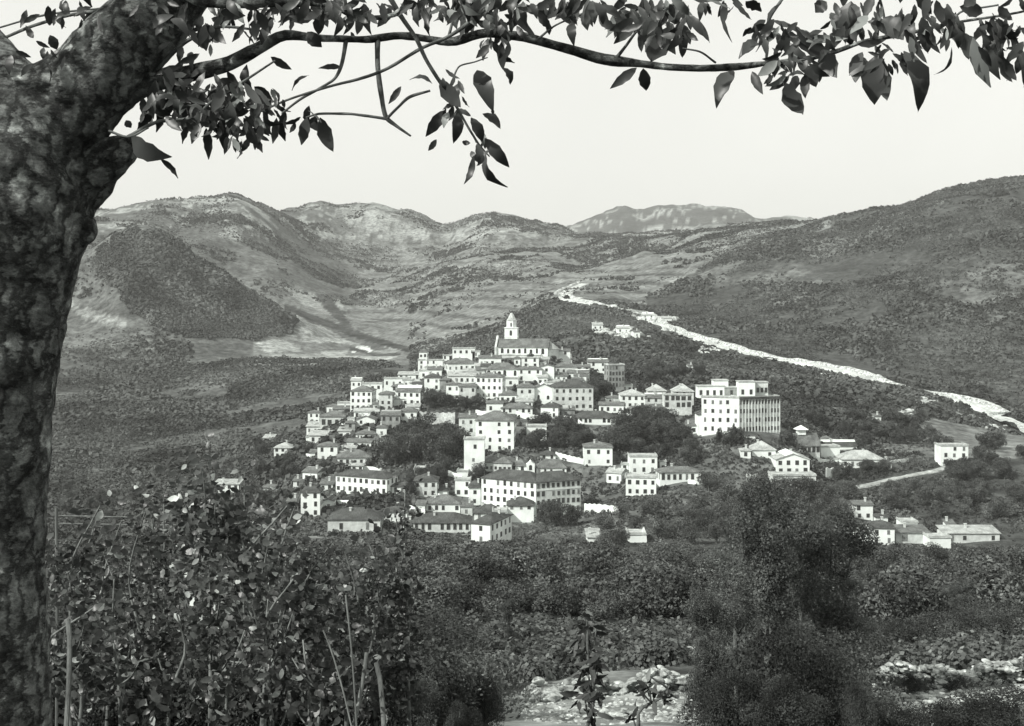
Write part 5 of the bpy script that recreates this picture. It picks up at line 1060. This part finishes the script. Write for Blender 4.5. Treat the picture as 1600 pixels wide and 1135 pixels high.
def trellis():
    Y = 13; b = ground(88, Y); e = empty('wire_fence', b, 0, 'thin post with wires strung to the right, above the saplings beside the trunk', 'fence')
    z1 = (HOR-793)/F*Y-b[2]
    for k, px in enumerate((88, 240, 388)):
        q = ground(px, Y)-b; zt = (HOR-(793+k*6))/F*Y-b[2]; V, Fc = tube([(q[0],0,q[2]-.3),(q[0]+.01,0,(q[2]+zt)/2),(q[0],0,zt)], np.full(3, .017), 8); MB().add(V, Fc).build('post', M['wood'], e)
    for yy in (806, 818):
        x1 = (388-800)/F*Y-b[0]; V, Fc = tube([(0,0,(HOR-yy)/F*Y-b[2]),(x1/2,0,(HOR-yy-3)/F*Y-b[2]),(x1,0,(HOR-yy)/F*Y-b[2])], np.full(3, .006), 6); MB().add(V, Fc).build('wire', M['wire'], e)
trellis()
def shrubs(specs, group, kind='shrub'):
    for px, Y, h, wide, lb in specs: tree(kind, px, Y, h, lb, group, wide, sink=.1)
def bushband():
    r = random.Random(12); c = 0
    for _ in range(330):
        px, Y = r.uniform(-40, 1660), r.uniform(20, 62)
        g = ground(px, Y); h = r.uniform(1.2, 2.8)
        py = HOR-g[2]*F/Y; top = HOR-(g[2]+h)*F/Y
        if top < 880 and px > 640: continue
        if 700 < px < 1230 and Y < 60: continue
        if px > 1300 and 22 < Y < 58: continue
        if px > 1350 and Y < 22 and top < 1050: continue
        tree('shrub', px, Y, h, ('low' if h < 1.8 else 'large')+' small-leaved bush '+place(px, Y)+(' behind the path' if Y > 40 else ' close by'), 'bushes on the near slope', 1.25, sink=.15); c += 1
bushband()
BB = [(1200,19,962,.84,'biggest of the dark rounded bushes, bottom right of centre'),(1262,21,985,.80,'dark rounded bush right of the biggest one'),(1150,17.8,1030,.8,'low dark bush in front of the biggest one, beside the stony path'),(1240,17.2,1040,.9,'second low dark bush in front of the biggest one'),
      (1335,18.5,1050,.45,'small dark bush before the left end of the stone wall'),
      (300,10.5,960,.8,'dark bush in the shade under the thicket behind the forked stem'),(180,10.5,950,.8,'dark bush in the shade behind the low plants by the big trunk'),(420,10.5,965,.8,'dark bush in the shade under the middle of the thicket'),(520,11,960,.8,'dark bush in the shade under the right part of the thicket'),
      (1390,20,1078,1.0,'low dark bush in front of the left end of the stone wall'),(1460,20,1082,1.3,'low dark bush in front of the middle of the stone wall'),(1540,20,1075,1.3,'low dark bush in front of the right part of the stone wall'),(1600,20,1070,2.0,'low dark bush at the bottom right corner'),
      (600,20,985,.8,'dark bush at the foot of the thicket right of the stakes'),(680,21,995,.7,'dark bush at bottom left of the stony path'),(745,22,1030,.5,'dark bush whose right side touches the stony path'),(560,19,1020,.9,'dark bush behind the leaning stake'),(640,18,1050,.9,'low bush at the bottom edge right of the stakes'),(720,19,1080,.7,'low bush at the bottom edge beside the stony path'),
      (1420,35.5,1048,1.2,'bush growing out of the stone wall near its middle'),(1500,35.5,1050,1.1,'small bush in front of the right half of the stone wall')]
BB = [(px, Y, (HOR-top)/F*Y-float(ground(px, Y)[2]), wd, lb) for px, Y, top, wd, lb in BB]
shrubs(BB, None, 'darkshrub')
for px, Y, top, wd, lb in [(1112,27,915,1.0,'slender dark tree rising left of the group above the rounded bushes'),(1205,31,765,1.0,'tallest leafy tree rising above the rounded bushes'),(1292,33,780,.95,'leafy tree right of the tallest one above the rounded bushes'),(1250,36,830,1.1,'lower leafy tree between the two taller ones above the rounded bushes'),(1150,34,850,1.0,'smaller leafy tree left of the tallest one'),(1325,38,880,1.0,'low leafy tree at the right of the group above the rounded bushes'),
                       (1500,70,905,1.2,'broad leafy tree behind the right end of the stone wall'),(790,62,935,.8,'dark tree behind the stony path at its left')]:
    g = ground(px, Y); tree('neartree', px, Y, (HOR-top)/F*Y-g[2], lb, None, wd, name='broadleaf_tree')
# stone wall and loose stones
def stonewall():
    r = np.random.default_rng(9); mb = MB()
    for _ in range(1900):
        px = r.uniform(1312, 1640); Y = 37+r.normal()*.35+(px-1312)*.004; g = ground(px, Y); t = r.random(); hgt = (.62+.16*math.sin(px/31.)+.10*math.sin(px/11.))*(1 if px > 1335 else .5)
        mb.add(*stone((g[0], Y, g[2]+t*hgt), r.uniform(.04, .13), r, .5))
    tag(mb.build('dry_stone_wall', M['boulder']), 'tumbled pale dry stone wall at lower right', 'stone wall')
    mb = MB()
    for _ in range(240):
        px = r.uniform(840, 1090); Y = 38.5+r.normal()*.4; g = ground(px, Y); hgt = .35+.35*math.sin(px/31.)**2
        mb.add(*stone((g[0], Y, g[2]+r.random()*hgt), r.uniform(.08, .2), r, .5))
    tag(mb.build('dry_stone_wall', M['boulder']), 'low broken stone kerb along the pale path at bottom centre', 'stone wall')
    mb = MB()
    for _ in range(90):
        px = r.uniform(1080, 1185); Y = 52+r.normal()*.4; g = ground(px, Y); mb.add(*stone((g[0], Y, g[2]+r.random()*.4), r.uniform(.12, .3), r, .5))
    tag(mb.build('dry_stone_wall', M['boulder']), 'row of pale stones seen through the tree above the rounded bushes', 'stone wall')
    mb = MB()
    for _ in range(900):
        px = r.uniform(820, 1100); Y = r.uniform(27, 38.5); g = ground(px, Y); mb.add(*stone((g[0], Y, g[2]), r.uniform(.02, .09)*(1+(r.random() < .05)), r, .5))
    tag(mb.build('gravel', M['boulder']), 'loose gravel and pebbles on the pale path', 'gravel', kind='stuff')
    mb = MB()
    for _ in range(1200):
        px = r.uniform(1310, 1650); Y = r.uniform(26, 36.5); g = ground(px, Y); mb.add(*stone((g[0], Y, g[2]), r.uniform(.02, .12), r, .5))
    tag(mb.build('rubble', M['boulder']), 'loose stones in front of the stone wall', 'gravel', kind='stuff')
    for px, Y, s, lb in [(852,38,.55,'big white boulder at the left edge of the stony path'),(905,37.5,.3,'white stone right of the big boulder on the path'),(943,56,.45,'flat white rock behind the grass patch'),(930,56.5,.35,'smaller white rock left of the flat one'),(1017,49,.28,'single small white stone on the grass patch'),(1383,37,.24,'largest pale block on top of the stone wall left part'),(1535,37.5,.22,'large pale block on the right part of the stone wall'),(1325,36,.26,'pale block at the left end of the stone wall')]:
        g = ground(px, Y); tag(MB().add(*stone((0, 0, 0), s, r, .6)).build('boulder', M['boulder']), lb, 'boulder').location = (g[0], g[1], g[2]+s*.35+(.45 if 'wall' in lb and 'on' in lb else 0))
stonewall()

# ---------------------------------------------------------------- haze
hz = MB().box(-9000, 9000, -120, 9500, -700, 620).mesh('haze')
hm = bpy.data.materials.new('haze'); hm.use_nodes = True; hn = hm.node_tree; hn.nodes.remove(hn.nodes['Principled BSDF'])
pv = hn.nodes.new('ShaderNodeVolumePrincipled'); pv.inputs['Color'].default_value = (.95, .97, .94, 1); pv.inputs['Density'].default_value = .00008
hn.links.new(pv.outputs[0], hn.nodes['Material Output'].inputs['Volume'])
tag(link('haze', hz, hm), kind='stuff')

# ---------------------------------------------------------------- labels of look-alike trees: their place in the row
ORD = 'leftmost second third fourth fifth sixth seventh eighth ninth tenth eleventh twelfth thirteenth fourteenth fifteenth sixteenth seventeenth eighteenth nineteenth twentieth'.split()
def ordinal(i, n):
    if i == 0: return 'leftmost one'
    if i == n-1: return 'rightmost one'
    return (ORD[i] if i <= n/2 and i < 20 else ORD[n-1-i] if n-1-i < 20 else None, 'left' if i <= n/2 and i < 20 else 'right')
D = {}
for o in COL.objects:
    if o.parent is None and o.get('group') and o.get('label'): D.setdefault(o['label'], []).append(o)
for lb, os_ in D.items():
    n = len(os_)
    if n < 2: continue
    os_.sort(key=lambda o: o.location.x/max(o.location.y, 1))
    for i, o in enumerate(os_):
        q = ordinal(i, n); o['label'] = lb+', '+(q if isinstance(q, str) else q[0]+' from '+q[1] if q[0] else 'near the middle')
